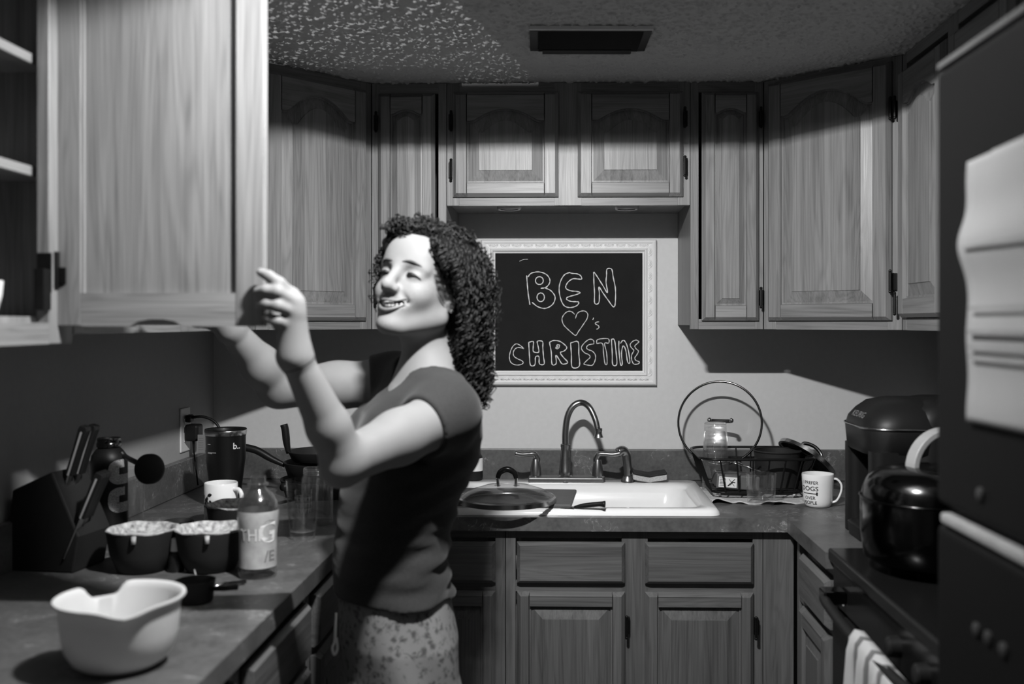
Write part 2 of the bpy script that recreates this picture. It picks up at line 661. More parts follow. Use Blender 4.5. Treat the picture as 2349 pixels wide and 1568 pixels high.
def panel_door(parent, x0, x1, z0, z1, yb, rise=0.0, stile=0.050, rail=0.050, hinges=(), hinge_side=1, base=False, top_rail=None, T=0.020):
    """frame-and-panel door on a face at y=yb, facing -y; the stiles are the door mesh, rails/panel/hinges its sub-parts"""
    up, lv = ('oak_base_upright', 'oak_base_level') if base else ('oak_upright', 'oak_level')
    yf = yb - T
    c = 0.010
    cx, h = (x0 + x1) / 2, z1 - z0
    tr = top_rail or rail
    d = MB().cbox(x0, x0 + stile, z0, z1, yf, yb, l=c, b=c, t=c, r=.003).build('door', up, parent)
    MB().cbox(x1 - stile, x1, z0, z1, yf, yb, r=c, b=c, t=c, l=.003).build('stile', up, d)
    xa, xb = x0 + stile, x1 - stile
    MB().cbox(xa, xb, z0, z0 + rail, yf, yb, b=c, t=.003).build('rail', lv, d)
    # top rail, arched below
    K = 25
    zs = z1 - tr
    us = [-1 + 2 * k / (K - 1) for k in range(K)]
    hw = (xb - xa) / 2
    pts = [(cx + u * hw, zs + arch(u, rise)) for u in us]
    poly = [(xa, z1 - c)] + pts + [(xb, z1 - c)]
    mm = MB().prism(poly, yf, yb)
    mm.cbox(xa, xb, z1 - c - .001, z1, yf, yb, t=c)
    mm.build('rail', lv, d)
    # raised panel
    def loop(ins, y):
        L = [(xb - ins, y, z0 + rail + ins), (xa + ins, y, z0 + rail + ins)]
        hw2 = hw - ins
        return L + [(cx + u * hw2, y, zs + arch(u, rise) - ins) for u in us]
    bev = min(0.034, hw * 0.42)
    loops = [loop(-.004, yf + .010), loop(.004, yf + .0095), loop(.0045, yf + .013), loop(bev, yf + .004), loop(bev + .0008, yf + .0015)]
    vs, fs = [], []
    for L in loops:
        vs += L
    n = len(loops[0])
    for i in range(len(loops) - 1):
        for k in range(n):
            k2 = (k + 1) % n
            fs.append((i * n + k, i * n + k2, (i + 1) * n + k2, (i + 1) * n + k))
    fs.append(tuple((len(loops) - 1) * n + k for k in range(n)))
    fs = [f[::-1] for f in fs]
    MB().add(vs, fs).build('panel', up, d)
    for hz in hinges:
        hx = x0 - .004 if hinge_side < 0 else x1 + .004
        hinge(d, hx, yf, hz, -hinge_side)
    return d


HINGE = {}


def hinge(parent, x, y, z, sgn=1):
    if 'me' not in HINGE:
        m = MB()
        m.tube([(0, -.004, -.024), (0, -.004, .024)], .0042, 8)
        m.ball((0, -.004, -.027), .0045, 8, 6).ball((0, -.004, .027), .0045, 8, 6)
        m.box(-.009, .001, .010, .0195, -.022, .022)
        HINGE['me'] = m.build('hinge', 'black_metal', parent, smooth=40)
        o = HINGE['me']
    else:
        o = HINGE['me'].copy()
        COL.objects.link(o)
        o.parent = parent
    o.location = (x, y, z)
    o.scale = (sgn, 1, 1)
    return o


def face_frame(parent, x0, x1, z0, z1, yf, stile=0.045, top=0.05, bottom=0.035, mids=(), rails=(), base=False):
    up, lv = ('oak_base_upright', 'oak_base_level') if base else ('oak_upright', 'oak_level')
    T = 0.02
    for a, b in [(x0, x0 + stile), (x1 - stile, x1)] + list(mids):
        MB().box(a, b, yf, yf + T, z0, z1).build('face_stile', up, parent, bevel=.0008, seg=1)
    for a, b in [(z0, z0 + bottom), (z1 - top, z1)] + list(rails):
        MB().box(x0 + stile, x1 - stile, yf + .0004, yf + T, a, b).build('face_rail', lv, parent)


def carcass(parent, x0, x1, y0, y1, z0, z1, base=False):
    T = .014
    m = MB()
    m.box(x0, x0 + T, y0, y1, z0, z1).box(x1 - T, x1, y0, y1, z0, z1)
    m.box(x0 + T, x1 - T, y0, y1, z0, z0 + T).box(x0 + T, x1 - T, y0, y1, z1 - T, z1).box(x0 + T, x1 - T, y1 - T, y1, z0 + T, z1 - T)
    return m.build('carcass', 'oak_base_upright' if base else 'oak_upright', parent)


UY, UD = -0.33, 0.328   # face plane of the upper cabinets on the back wall
UB = 1.401              # their underside
G = .0004


def upx(px, Y=UY):
    return PY(px, 740, Y).x


def upz(py, Y=UY):
    return PY(1300, py, Y).z


# over the sink
xa, xb = upx(1025), upx(1583)
zb = upz(471)
t = thing('wall_cabinet', 'short two-door oak wall cabinet above the chalkboard and sink', 'cabinet', (0, 0, 0), group=None)
carcass(t, xa + G, xb - G, UY + .02, -G, zb + .012, ZC - .002)
d1, d2 = (upx(1040), upx(1281)), (upx(1325), upx(1566))
face_frame(t, xa + G, xb - G, zb, ZC - .002, UY, stile=.036, top=.04, bottom=.034, mids=[(d1[1] - .012, d2[0] + .012)])
zt, zd = upz(212), upz(452)
panel_door(t, d1[0], d1[1], zd, zt, UY - .0008, rise=.035, stile=.042, rail=.042, top_rail=.085, hinges=(upz(280), upz(390)), hinge_side=-1)
panel_door(t, d2[0], d2[1], zd, zt, UY - .0008, rise=.035, stile=.042, rail=.042, top_rail=.085, hinges=(upz(274), upz(385)), hinge_side=1)
# narrow ones beside it
def narrow(px0, px1, dpx0, dpx1, dtop, dbot, label, hs, hz, stile=.038):
    xa, xb = upx(px0), upx(px1)
    t = thing('wall_cabinet', label, 'cabinet', (0, 0, 0))
    carcass(t, xa + G, xb - G, UY + .02, -G, UB + .012, ZC - .002)
    face_frame(t, xa + G, xb - G, UB, ZC - .002, UY, stile=.024, top=.03, bottom=.03)
    panel_door(t, upx(dpx0), upx(dpx1), upz(dbot), upz(dtop), UY - .0008, rise=.012, stile=stile, rail=.045, top_rail=.06, hinges=hz, hinge_side=hs)


narrow(853, 1024.6, 869, 999, 215, 735, 'narrow full-height oak wall cabinet behind the woman\'s hair', -1, (upz(281), upz(674)))
narrow(1583.4, 1751, 1609, 1739, 215, 735, 'narrow full-height oak wall cabinet between chalkboard and diagonal corner', 1, (upz(275), upz(683)))


# diagonal corner cabinets: five-sided box with an angled face
def corner(side, label, dz, hz):
    xw = XL if side < 0 else XR
    A = Vector((upx(852.5) if side < 0 else upx(1751.5), UY))              # where it meets the back run
    B = Vector((xw - side * 0.33, -0.61))
    Lf = (B - A).length
    a, b = (B, A) if side < 0 else (A, B)          # left end, right end seen from the room
    ang = math.atan2(b.y - a.y, b.x - a.x)
    t = thing('corner_wall_cabinet', label, 'cabinet', (a.x, a.y, 0), (0, 0, ang))
    Mi = WORLD[t.name].inverted()
    poly = [(A.x, A.y), (A.x, -G), (xw - side * G, -G), (xw - side * G, -.61), (B.x, B.y)]
    pl = [Mi @ Vector((x, y, 0)) for x, y in poly]
    nn = len(pl)
    m = MB()
    off = Vector((0, .021, 0))
    vs = [(p.x, max(p.y, .021), z) for z in (UB + .012, ZC - .002) for p in pl]
    fs = [tuple(range(nn)), tuple(range(2 * nn - 1, nn - 1, -1))] + [(i, (i + 1) % nn, nn + (i + 1) % nn, nn + i) for i in range(nn)]
    m.add(vs, fs).build('carcass', 'oak_upright', t)
    MB().box(min(A.x + side * .0006, A.x + side * .016), max(A.x + side * .0006, A.x + side * .016), UY + .022, -.002, UB, ZC - .002).build('light_leak_filler', 'oak_upright', t, world=True)  # unseen filler added to block light leaking between the cabinets
    face_frame(t, .001, Lf - .001, UB, ZC - .002, 0, stile=.04, top=.03, bottom=.03)
    panel_door(t, .020, Lf - .026, upz(735), dz, -.0008, rise=.055, stile=.048, rail=.047, top_rail=.10, hinges=hz, hinge_side=side)
    return t, Lf


corner(-1, 'diagonal oak corner cabinet left of the narrow one, arched door', upz(210), (upz(281), upz(674)))
corner(1, 'diagonal oak corner cabinet above the coffee maker, wide plain-grained door', upz(200), (1.98, upz(655)))


def side_cab(side, y0, y1, label, doors, z0=UB):
    """upper cabinet on a side wall, from y0 (near) to y1 (far); local x runs along the face, -y faces the aisle"""
    xf = (XL + .33) if side < 0 else (XR - .33)
    if side < 0:
        t = thing('wall_cabinet', label, 'cabinet', (xf, y1, 0), (0, 0, -PI / 2 + PI))
        t.rotation_euler = (0, 0, PI / 2)
        t.location = (xf, y0, 0)
        WORLD[t.name] = Matrix.Translation((xf, y0, 0)) @ Euler((0, 0, PI / 2)).to_matrix().to_4x4()
    else:
        t = thing('wall_cabinet', label, 'cabinet', (xf, y1, 0), (0, 0, -PI / 2))
    w = y1 - y0
    carcass(t, G, w - G, .02, .328, z0 + .012, ZC - .002)
    return t, w


# right wall, past the corner (partly hidden by the refrigerator)
t, wd = side_cab(1, -1.30, -.612, 'oak wall cabinet on the right wall beside the refrigerator', 2)
face_frame(t, G, wd - G, UB, ZC - .002, 0, stile=.03, top=.03, bottom=.03, mids=[(.31, .37)])
panel_door(t, .016, .325, upz(728, -.62), 2.07, -.0008, rise=.03, stile=.045, rail=.05, top_rail=.09, hinges=(1.98, 1.47), hinge_side=-1)
panel_door(t, .355, wd - .016, upz(728, -.62), 2.07, -.0008, rise=.03, stile=.045, rail=.05, top_rail=.09, hinges=(), hinge_side=1)

# left wall, behind the open door
t, wd = side_cab(-1, -1.585, -.612, 'closed oak wall cabinet on the left wall behind the open door', 2)
face_frame(t, G, wd - G, UB, ZC - .002, 0, stile=.035, top=.03, bottom=.03, mids=[(.46, .51)])
panel_door(t, .03, .47, 1.425, 2.07, -.0008, rise=.03, stile=.045, rail=.05, top_rail=.09)
panel_door(t, .50, wd - .02, 1.425, 2.07, -.0008, rise=.03, stile=.045, rail=.05, top_rail=.09)

# near left cabinet with its door swung open toward the aisle
NY0, NY1 = -2.25, -1.588
xf = XL + .33
t = thing('wall_cabinet', 'near oak wall cabinet at left with open door and empty shelves', 'cabinet', (xf, NY0, 0), (0, 0, PI / 2))
wd = NY1 - NY0
NB = 1.386
carcass(t, G, wd - G, .02, .328, NB + .03, ZC - .002)
for a, b in [(0, .045), (wd - .076, wd - G)]:
    MB().box(a, b, 0, .02, NB, ZC - .002).build('face_stile', 'oak_upright', t, bevel=.001, seg=1)
MB().box(.045, wd - .076, .0004, .02, NB, NB + .034).build('face_rail', 'oak_level', t)
MB().box(.045, wd - .076, .0004, .02, ZC - .05, ZC - .002).build('face_rail', 'oak_level', t)
for z in (1.655, 1.835):
    MB().box(.015, wd - .015, .03, .312, z, z + .016).build('shelf', 'oak_level', t, bevel=.001, seg=1)
MB().box(wd - .0165, wd - .0150, .035, .050, NB + .06, ZC - .03).build('shelf_standard', 'steel_light', t)
# hinge leaf on the stile
m = MB()
m.box(wd - .062, wd - .030, -.004, -.0005, 1.475, 1.535).box(wd - .100, wd - .0765, -.004, .012, 1.440, 1.505).box(wd - .0765, wd - .074, -.004, .020, 1.468, 1.532)
m.tube([(wd - .012, -.006, 1.462), (wd - .012, -.006, 1.528)], .005, 8)
m.build('hinge', 'black_metal', t, bevel=.0015)
# the open door: its inner face looks at the camera
dl = WORLD[t.name].inverted()
door_d = 1.597
pA, pB = PD(122, 748, door_d), PD(606, 748, door_d)
Wd = pB.x - pA.x
zb, ztop = pA.z, 2.075
DX, DY = pA.x, pA.y
def dbox(m, x0, x1, z0, z1, y0, y1):
    """door piece in room coordinates brought into the cabinet's frame"""
    k = MB().box(DX + x0, DX + x1, DY + y0, DY + y1, z0, z1)
    k.xf(dl)
    m.add(k.v, k.f)
m = MB()
dbox(m, 0, .0455, zb, ztop, 0, .02)
door = m.build('door', 'oak_upright', t, bevel=.002)
m = MB()
dbox(m, Wd - .047, Wd, zb, ztop, 0, .02)
m.build('stile', 'oak_upright', door, bevel=.002)
# bottom rail with a finger notch
nx0, nx1 = (300 - 122) / 1427 + .0, (425 - 122) / 1427
rail_poly = [(.0455, zb), (nx0, zb), (nx0 + .014, zb + .008), (nx0 + .032, zb + .0115), (nx1 - .032, zb + .0115), (nx1 - .014, zb + .008), (nx1, zb), (Wd - .047, zb), (Wd - .047, zb + .054), (.0455, zb + .054)]
k = MB().prism([(DX + a, b) for a, b in rail_poly], DY + .0003, DY + .02)
k.xf(dl)
k.build('rail', 'oak_deep', door)
k = MB()
dbox(k, .0455, Wd - .047, ztop - .06, ztop, .0003, .02)
k.build('rail', 'oak_deep', door)
k = MB()
dbox(k, .044, Wd - .045, zb + .052, ztop - .058, .007, .015)
k.build('panel', 'oak_upright', door)
k = MB()
dbox(k, .0455, .0495, zb + .054, ztop - .06, .002, .008)
k.build('panel_bead', 'oak_upright', door)
k = MB()
dbox(k, -.012, .022, 1.482, 1.510, -.003, 0)
k.build('hinge_leaf', 'black_metal', door, bevel=.002)

# ------------------------------------------------------------------ base cabinets
BYF = -0.610
def bx(px):
    return PY(px, 740, BYF).x
def bz(py):
    return PY(1300, py, BYF).z


def slab_drawer(parent, x0, x1, z0, z1, yb):
    return MB().cbox(x0, x1, z0, z1, yb - .02, yb, l=.009, r=.009, b=.009, t=.009).build('drawer', 'oak_base_level', parent)


def base_unit(x0, x1, label, cols, mids, name='base_cabinet'):
    t = thing(name, label, 'cabinet', (0, 0, 0))
    m = MB()
    m.box(x0 + G, x1 - G, BYF + .02, -.012, .10, CB - .21)
    m.box(x0 + G, x1 - G, BYF + .07, -.012, .0, .10)
    m.box(x0 + G, x0 + .014, BYF + .02, -.012, CB - .21, CB - .002).box(x1 - .014, x1 - G, BYF + .02, -.012, CB - .21, CB - .002)
    m.build('carcass', 'oak_base_upright', t)
    face_frame(t, x0 + G, x1 - G, .10, CB - .001, BYF, stile=.026, top=.022, bottom=.03, mids=mids, rails=[(bz(1356), bz(1334))], base=True)
    for a, b, hs in cols:
        slab_drawer(t, a, b, bz(1335), bz(1241), BYF - .0008)
        panel_door(t, a, b, .125, bz(1354), BYF - .0008, rise=0, stile=.034, rail=.045, top_rail=.036, base=True,
                   hinges=(bz(1431),) if hs else (), hinge_side=1)
    return t


base_unit(bx(1160), bx(1750), 'oak sink base cabinet with two drawer fronts under the white sink', [(bx(1186), bx(1433), 1), (bx(1479), bx(1727), 1)], [(bx(1433) - .008, bx(1479) + .008)])
base_unit(CFL - .03, bx(1160) - .001, 'oak base cabinet left of the sink base, mostly behind the woman', [(bx(1160) - .022 - .27, bx(1137), 0)], [])
tag(MB().box(bx(1750) + .001, CFR + .022, BYF, BYF + .02, .10, CB - .001).build('corner_filler', 'oak_base_upright'),
    'plain oak filler board in the inner corner right of the sink base', 'filler board')


def base_side(side, y0, y1, label, cols):
    xf = CFL - .025 if side < 0 else CFR + .025
    if side < 0:
        t = thing('base_cabinet', label, 'cabinet', (xf, y0, 0), (0, 0, PI / 2))
    else:
        t = thing('base_cabinet', label, 'cabinet', (xf, y1, 0), (0, 0, -PI / 2))
    w = y1 - y0
    dep = (xf - XL if side < 0 else XR - xf) - .01
    m = MB().box(G, w - G, .02, dep, .10, CB - .002).box(G, w - G, .07, dep, 0, .10)
    m.build('carcass', 'oak_base_upright', t)
    face_frame(t, G, w - G, .10, CB - .001, 0, stile=.026, top=.022, bottom=.03, rails=[(.708, .738)], base=True)
    for a, b in cols:
        slab_drawer(t, a, b, .734, .845, -.0008)
        panel_door(t, a, b, .125, .715, -.0008, stile=.04, rail=.045, top_rail=.04, base=True)
    return t


base_side(1, -1.02, -.637, 'small oak base cabinet between the inner corner and the black range', [(.10, .36)])
base_side(-1, -1.17, -.637, 'oak base cabinet of the left run in the far corner', [(.03, .43)])
base_side(-1, -1.62, -1.172, 'oak base cabinet of the left run under the two dark bowls', [(.03, .42)])
base_side(-1, -2.3, -1.622, 'near oak base cabinet of the left run under the white bowl', [(.03, .33), (.35, .65)])

# ------------------------------------------------------------------ worktop
SX0, SX1, SY0, SY1 = -.431, .407, -.612, -.100    # sink cut-out (outer rim)
t = thing('worktop', 'dark mottled laminate worktop running round three walls', 'worktop', (0, 0, 0))
cx0, cx1, cy0, cy1 = SX0 + .02, SX1 - .02, SY0 + .02, SY1 - .02
m = MB()
m.box(CFL, cx0, CFB, -.002, CB, CT).box(cx1, CFR, CFB, -.002, CB, CT)
m.box(cx0, cx1, CFB, cy0, CB, CT).box(cx0, cx1, cy1, -.002, CB, CT)
m.build('back_slab', 'counter_laminate', t)
MB().box(XL + .002, CFL, -2.32, -.002, CB, CT).build('left_slab', 'counter_laminate', t)
MB().box(CFR, XR - .002, -1.018, -.002, CB, CT).build('right_slab', 'counter_laminate', t)
BS = 1.012
for nm, lab, bxs in (('backsplash', 'dark laminate backsplash strip along the back wall behind the faucet', (XL + .022, XR - .022, -.021, -.001)),
                     ('backsplash', 'dark laminate backsplash strip along the left wall', (XL + .001, XL + .021, -2.32, -.0015)),
                     ('backsplash', 'dark laminate backsplash strip along the right wall beside the coffee maker', (XR - .021, XR - .001, -1.018, -.0015))):
    tag(MB().box(*bxs, CT + .0005, BS).build(nm, 'counter_laminate', bevel=.003), lab, 'backsplash')

# ------------------------------------------------------------------ sink: drop-in with rolled rim
def rrect(x0, x1, y0, y1, r, z, n=5):
    out = []
    for (cx, cy, a0) in ((x1 - r, y0 + r, -PI / 2), (x1 - r, y1 - r, 0), (x0 + r, y1 - r, PI / 2), (x0 + r, y0 + r, PI)):
        for k in range(n + 1):
            a = a0 + PI / 2 * k / n
            out.append((cx + r * math.cos(a), cy + r * math.sin(a), z))
    return out


def loft(loops, cap_last=True, flip=False):
    m = MB()
    vs, fs = [], []
    n = len(loops[0])
    for L in loops:
        vs += L
    for i in range(len(loops) - 1):
        for k in range(n):
            k2 = (k + 1) % n
            fs.append((i * n + k, i * n + k2, (i + 1) * n + k2, (i + 1) * n + k))
    if cap_last:
        fs.append(tuple((len(loops) - 1) * n + k for k in range(n)))
    if flip:
        fs = [f[::-1] for f in fs]
    return m.add(vs, fs)


zr = CT + .016
bx0, bx1, by0, by1 = SX0 + .05, SX1 - .055, SY0 + .05, SY1 - .105
t = thing('kitchen_sink', 'white enamel drop-in sink set in the dark worktop', 'sink', (0, 0, CT))
loops = [rrect(SX0, SX1, SY0, SY1, .03, CT + .0005), rrect(SX0 + .002, SX1 - .002, SY0 + .002, SY1 - .002, .03, CT + .009), rrect(SX0 + .009, SX1 - .009, SY0 + .009, SY1 - .009, .028, zr),
         rrect(bx0 - .012, bx1 + .012, by0 - .012, by1 + .012, .05, zr), rrect(bx0, bx1, by0, by1, .05, zr - .010), rrect(bx0 + .012, bx1 - .012, by0 + .008, by1 - .008, .06, zr - .09),
         rrect(bx0 + .03, bx1 - .03, by0 + .02, by1 - .02, .07, zr - .175), rrect(bx0 + .08, bx1 - .08, by0 + .07, by1 - .07, .07, zr - .185)]
loft(loops).build('basin', 'white_enamel', t, world=True, smooth=True)
MB().lathe([(.0, 0), (.03, .001), (.042, .004)], 20, (0, -.36, zr - .186), cap0=False).build('drain', 'steel', t, world=True, smooth=True)
# ------------------------------------------------------------------ ceiling register
pc = PZ(1352, 84, ZC)
t = thing('ceiling_vent', 'air vent on the textured ceiling above the sink, flange coloured dark for shade', 'vent', (pc.x, pc.y, ZC), (0, 0, math.radians(1.6)))
w2, d2 = .146, .096
m = MB()
for a in ((-w2, w2, -d2 + .0045, -d2 + .018), (-w2, w2, d2 - .018, d2), (-w2, -w2 + .02, -d2 + .0185, d2 - .0185), (w2 - .02, w2, -d2 + .018, d2 - .018)):
    m.box(*a, -.010, -.0035)
m.build('flange', 'black_metal', t, bevel=.0015)  # coloured dark to stand for the unlit underside
MB().box(-w2 - .001, w2 + .001, -d2 - .003, -d2 + .004, -.012, -.002).build('pale_lit_lip', 'white_paint', t, bevel=.001)  # pale colour stands in for light on the near edge
MB().box(-w2 + .02, w2 - .02, -d2 + .018, d2 - .018, -.005, -.001).build('duct_back', 'dark_recess', t)
lou = None
for k in range(9):
    y = -d2 + .026 + k * .018
    if lou is None:
        lou = MB().box(-w2 + .021, w2 - .021, -.006, .006, -.0008, .0008).build('louver', 'black_metal', t)
        o = lou
    else:
        o = lou.copy()
        COL.objects.link(o)
    o.location = (0, y, -.011)
    o.rotation_euler = (math.radians(-38), 0, 0)
MB().box(-.115, .110, d2 - .030, d2 + .006, -.016, -.0105).build('damper_bar', 'black_metal', t)

# ------------------------------------------------------------------ puck lights under the sink cabinet (off)
zc = upz(471)
for px, lab in ((1168, 'left one of two round puck lights under the sink cabinet'), (1437, 'right one of two round puck lights under the sink cabinet')):
    p = PY(px, 740, -.235)
    t = thing('puck_light', lab, 'puck light', (p.x, -.235, zc + .011), group='puck lights under the cabinet')
    MB().lathe([(.037, 0), (.037, -.008), (.033, -.013), (.027, -.012)], 28, cap0=False).build('housing', 'steel_light', t, smooth=40)
    MB().lathe([(.0, -.0095), (.027, -.0095)], 28, cap0=False).build('lens', 'white_plastic', t)

# ------------------------------------------------------------------ chalkboard with ornate white frame
BY = -.012
b0 = PY(1136, 850, BY - .006)
b1 = PY(1474, 580, BY - .006)
f0 = PY(1103, 883, BY)
f1 = PY(1506, 549, BY)
t = thing('chalkboard', 'framed chalkboard with chalk lettering hanging behind the sink', 'chalkboard', ((f0.x + f1.x) / 2, 0, f0.z))
MB().box(f0.x + .012, f1.x - .012, -.014, -.003, f0.z + .012, f1.z - .012).build('board', 'chalkboard_black', t, world=True)
prof = [(0, -.002), (0, -.016), (.004, -.022), (.010, -.024), (.016, -.020), (.030, -.022), (.034, -.027), (.038, -.025), (.041, -.019), (.046, -.016), (.046, -.010)]
fw_x0 = b0.x - f0.x
def frame_loop(k):
    w, y = prof[k]
    s = w / .046
    return [(f0.x + (b0.x - f0.x) * s, y, f0.z + (b0.z - f0.z) * s), (f1.x + (b1.x - f1.x) * s, y, f0.z + (b0.z - f0.z) * s),
            (f1.x + (b1.x - f1.x) * s, y, f1.z + (b1.z - f1.z) * s), (f0.x + (b0.x - f0.x) * s, y, f1.z + (b1.z - f1.z) * s)]
fr = loft([frame_loop(k) for k in range(len(prof))], cap_last=False).build('frame', 'white_paint', t, world=True)
# egg ornaments along the hollow of the moulding
orn = None
wm = .023 / .046
ox0, ox1 = f0.x + (b0.x - f0.x) * wm, f1.x + (b1.x - f1.x) * wm
oz0, oz1 = f0.z + (b0.z - f0.z) * wm, f1.z + (b1.z - f1.z) * wm
spots = []
nxx = 14
for k in range(nxx):
    x = ox0 + (ox1 - ox0) * (k + .5) / nxx
    spots += [(x, oz0, 0), (x, oz1, PI)]
nzz = 11
for k in range(nzz):
    z = oz0 + (oz1 - oz0) * (k + .5) / nzz
    spots += [(ox0, z, PI / 2), (ox1, z, -PI / 2)]
FB = WORLD[t.name].inverted()
for x, z, a in spots:
    if orn is None:
        mm = MB()
        for rr in (.0135, .009, .005):
            pts = [(rr * math.cos(PI * q / 8), 0, rr * math.sin(PI * q / 8) * .95 - .006) for q in range(9)]
            mm.tube(pts, .0022 if rr > .005 else .003, 4)
        orn = mm.build('ornament', 'white_paint', fr, smooth=True)
        o = orn
    else:
        o = orn.copy()
        COL.objects.link(o)
    o.location = FB @ Vector((x, -.0205, z))
    o.rotation_euler = (0, -a, 0)
CH = """458,430 465,520 475,620 490,715|470,445 500,410 560,395 620,405 665,435 685,480 672,520 640,548 595,555|640,552 690,575 725,615 735,655 715,705 670,740 620,750 560,730 510,690
870,400 900,410 950,415 985,435 992,465 960,465 910,462 865,490 840,530 845,560 890,580 945,585 978,597 945,615 890,630 850,645 850,665 890,682 940,685 965,690 955,715 920,735 870,742 825,725 795,675 775,590 778,520 800,460 830,420 872,402
1110,395 1112,500 1118,600 1120,700 1160,695 1165,600 1160,540 1200,600 1250,670 1295,730 1315,725 1322,650 1320,550 1300,450 1285,370 1240,368 1235,430 1230,500 1245,600 1200,530 1150,450 1112,395
925,808 895,782 860,780 825,805 802,850 815,905 850,945 895,985 935,1012 965,970 1010,905 1045,850 1052,805 1025,777 985,778 950,800 932,848
1110,840 1100,862|1162,880 1135,885 1125,900 1150,915 1163,930 1150,948 1135,952
432,1142 395,1110 355,1095 320,1125 297,1180 290,1230 305,1275 345,1298 395,1298 425,1280 410,1258 370,1240 335,1215 328,1180 345,1145 380,1130 432,1142
478,1080 522,1072 522,1120 525,1170 575,1175 570,1120 562,1070 612,1072 615,1130 622,1220 628,1290 582,1288 578,1220 545,1222 538,1298 495,1300 485,1200 478,1080
680,1080 720,1062 780,1070 830,1105 848,1135 820,1165 785,1180 815,1225 858,1275 805,1290 770,1240 742,1205 745,1285 705,1292 698,1180 680,1080|740,1140 755,1105 778,1108 770,1135 750,1142 765,1112
885,1085 958,1075 965,1190 970,1310 900,1320 893,1200 885,1085
1112,1095 1108,1062 1070,1050 1020,1085 990,1135 1020,1180 1062,1200 1075,1225 1045,1255 1015,1290 1060,1302 1100,1300 1125,1250 1125,1200 1095,1165 1055,1150 1040,1130 1060,1105 1112,1095
1138,1092 1150,1052 1250,1045 1255,1088 1215,1090 1235,1180 1240,1285 1220,1287 1205,1180 1195,1092 1138,1092
1282,1050 1310,1055 1325,1150 1335,1290 1295,1295 1290,1180 1282,1050
1355,1065 1355,1150 1370,1290 1388,1290 1380,1190 1395,1115 1420,1150 1440,1270 1462,1270 1445,1150 1420,1080 1395,1060 1370,1090
1552,1075 1525,1058 1490,1070 1465,1100 1475,1130 1500,1160 1480,1200 1480,1250 1500,1290 1540,1290 1555,1270 1520,1255 1510,1230 1530,1200 1545,1165 1520,1140 1510,1115 1530,1095 1552,1075
388,292 430,275 470,272"""
rows = CH.split('\n')
def circ(cx, cy, rx, ry):
    return [(cx + rx * math.cos(a), cy + ry * math.sin(a)) for a in [2 * PI * k / 14 for k in range(15)]]
for ri, row in enumerate(rows):
    m = MB()
    strokes = [[tuple(map(float, q.split(','))) for q in s.split()] for s in row.split('|')]
    if ri == 0:
        strokes += [circ(582, 480, 38, 38), circ(595, 642, 36, 42)]
    for s in strokes:
        pts = []
        for u, v in s:
            p = PY(1100 + u * 500 / 2119, 530 + v * 370 / 1568, -.0145)
            pts.append((p.x, -.0143, p.z))
        r = .0017 if ri < 14 else .0008
        sp = spline(pts, 4) if len(pts) > 2 else pts
        m.tube([tuple(q) for q in sp], [r * (1 + .25 * math.sin(i * 1.7 + ri)) for i in range(len(sp))], 5)
    m.v = [(x, max(min(y, -.0138), -.0152), z) for x, y, z in m.v]
    m.build('chalk_stroke', 'chalk', t, world=True)

# ------------------------------------------------------------------ faucet set
FY = -.150
zf = zr
def fp(px, py, Y=FY):
    return PY(px, py, Y)
t = thing('faucet', 'brushed gooseneck faucet with two lever handles on the sink deck', 'faucet', (fp(1297, 740).x, FY, zf))
m = MB()
xa, xb = fp(1213, 740).x, fp(1383, 740).x
zt = zf + .018
m.cbox(xa, xb, 0, .05, 0, .018, l=.004, r=.004, b=.004, t=.004, dep=.004)
m.v = [(x, FY - .025 + z, zf + .018 - y) for x, y, z in m.v]
m.f = [f[::-1] for f in m.f]
m.build('base_plate', 'brushed_nickel', t, world=True, bevel=.002)
c = fp(1297, 740).x
m = MB().lathe([(.026, .0), (.024, .018), (.020, .022), (.0205, .026), (.0205, .032), (.0195, .036), (.0175, .06), (.0140, .095), (.0136, .105), (.0150, .109), (.0150, .116), (.0115, .118)], 24, (c, FY, zf), cap0=True)
m.build('spout_base', 'brushed_nickel', t, world=True, smooth=35)
sp = spline([fp(1297, 1025), fp(1297, 990), fp(1302, 955), fp(1315, 931), fp(1334, 923), fp(1352, 934, FY - .02), fp(1365, 960, FY - .03), fp(1371, 984, FY - .035)], 6)
m = MB().tube(sp, [.0105 - .0015 * i / len(sp) for i in range(len(sp))], 16)
m.build('spout', 'brushed_nickel', t, world=True, smooth=True)
e = fp(1373, 986, FY - .035)
MB().lathe([(.0115, .006), (.0115, -.002), (.0105, -.004), (.0120, -.014), (.0148, -.022), (.0095, -.022)], 20, tuple(e), cap0=True, cap1=True).build('aerator', 'brushed_nickel', t, world=True, smooth=35)
for sgn, pb, tip in ((-1, 1229, 1181), (1, 1371, 1424)):
    c = fp(pb, 740).x
    h = MB().lathe([(.024, .0), (.022, .016), (.0175, .019), (.0175, .022), (.0165, .04), (.013, .060), (.0105, .070)], 20, (c, FY, zf), cap0=True)
    hb = h.build('handle_base', 'brushed_nickel', t, world=True, smooth=35)
    p = [Vector((c, FY, zf + .055)), Vector((c - sgn * .004, FY, zf + .072)), Vector((c + sgn * .004, FY - .004, zf + .086)), fp((pb * 2 + tip) / 3 , 1041, FY - .008), fp((pb + tip * 2) / 3, 1042, FY - .012), fp(tip, 1039, FY - .014)]
    sp = spline(p, 5)
    MB().tube(sp, [.0110 - .0030 * min(1, i / 14) + .0008 * max(0, (i - 18) / 6) for i in range(len(sp))], 12).build('lever', 'brushed_nickel', hb, world=True, smooth=True)
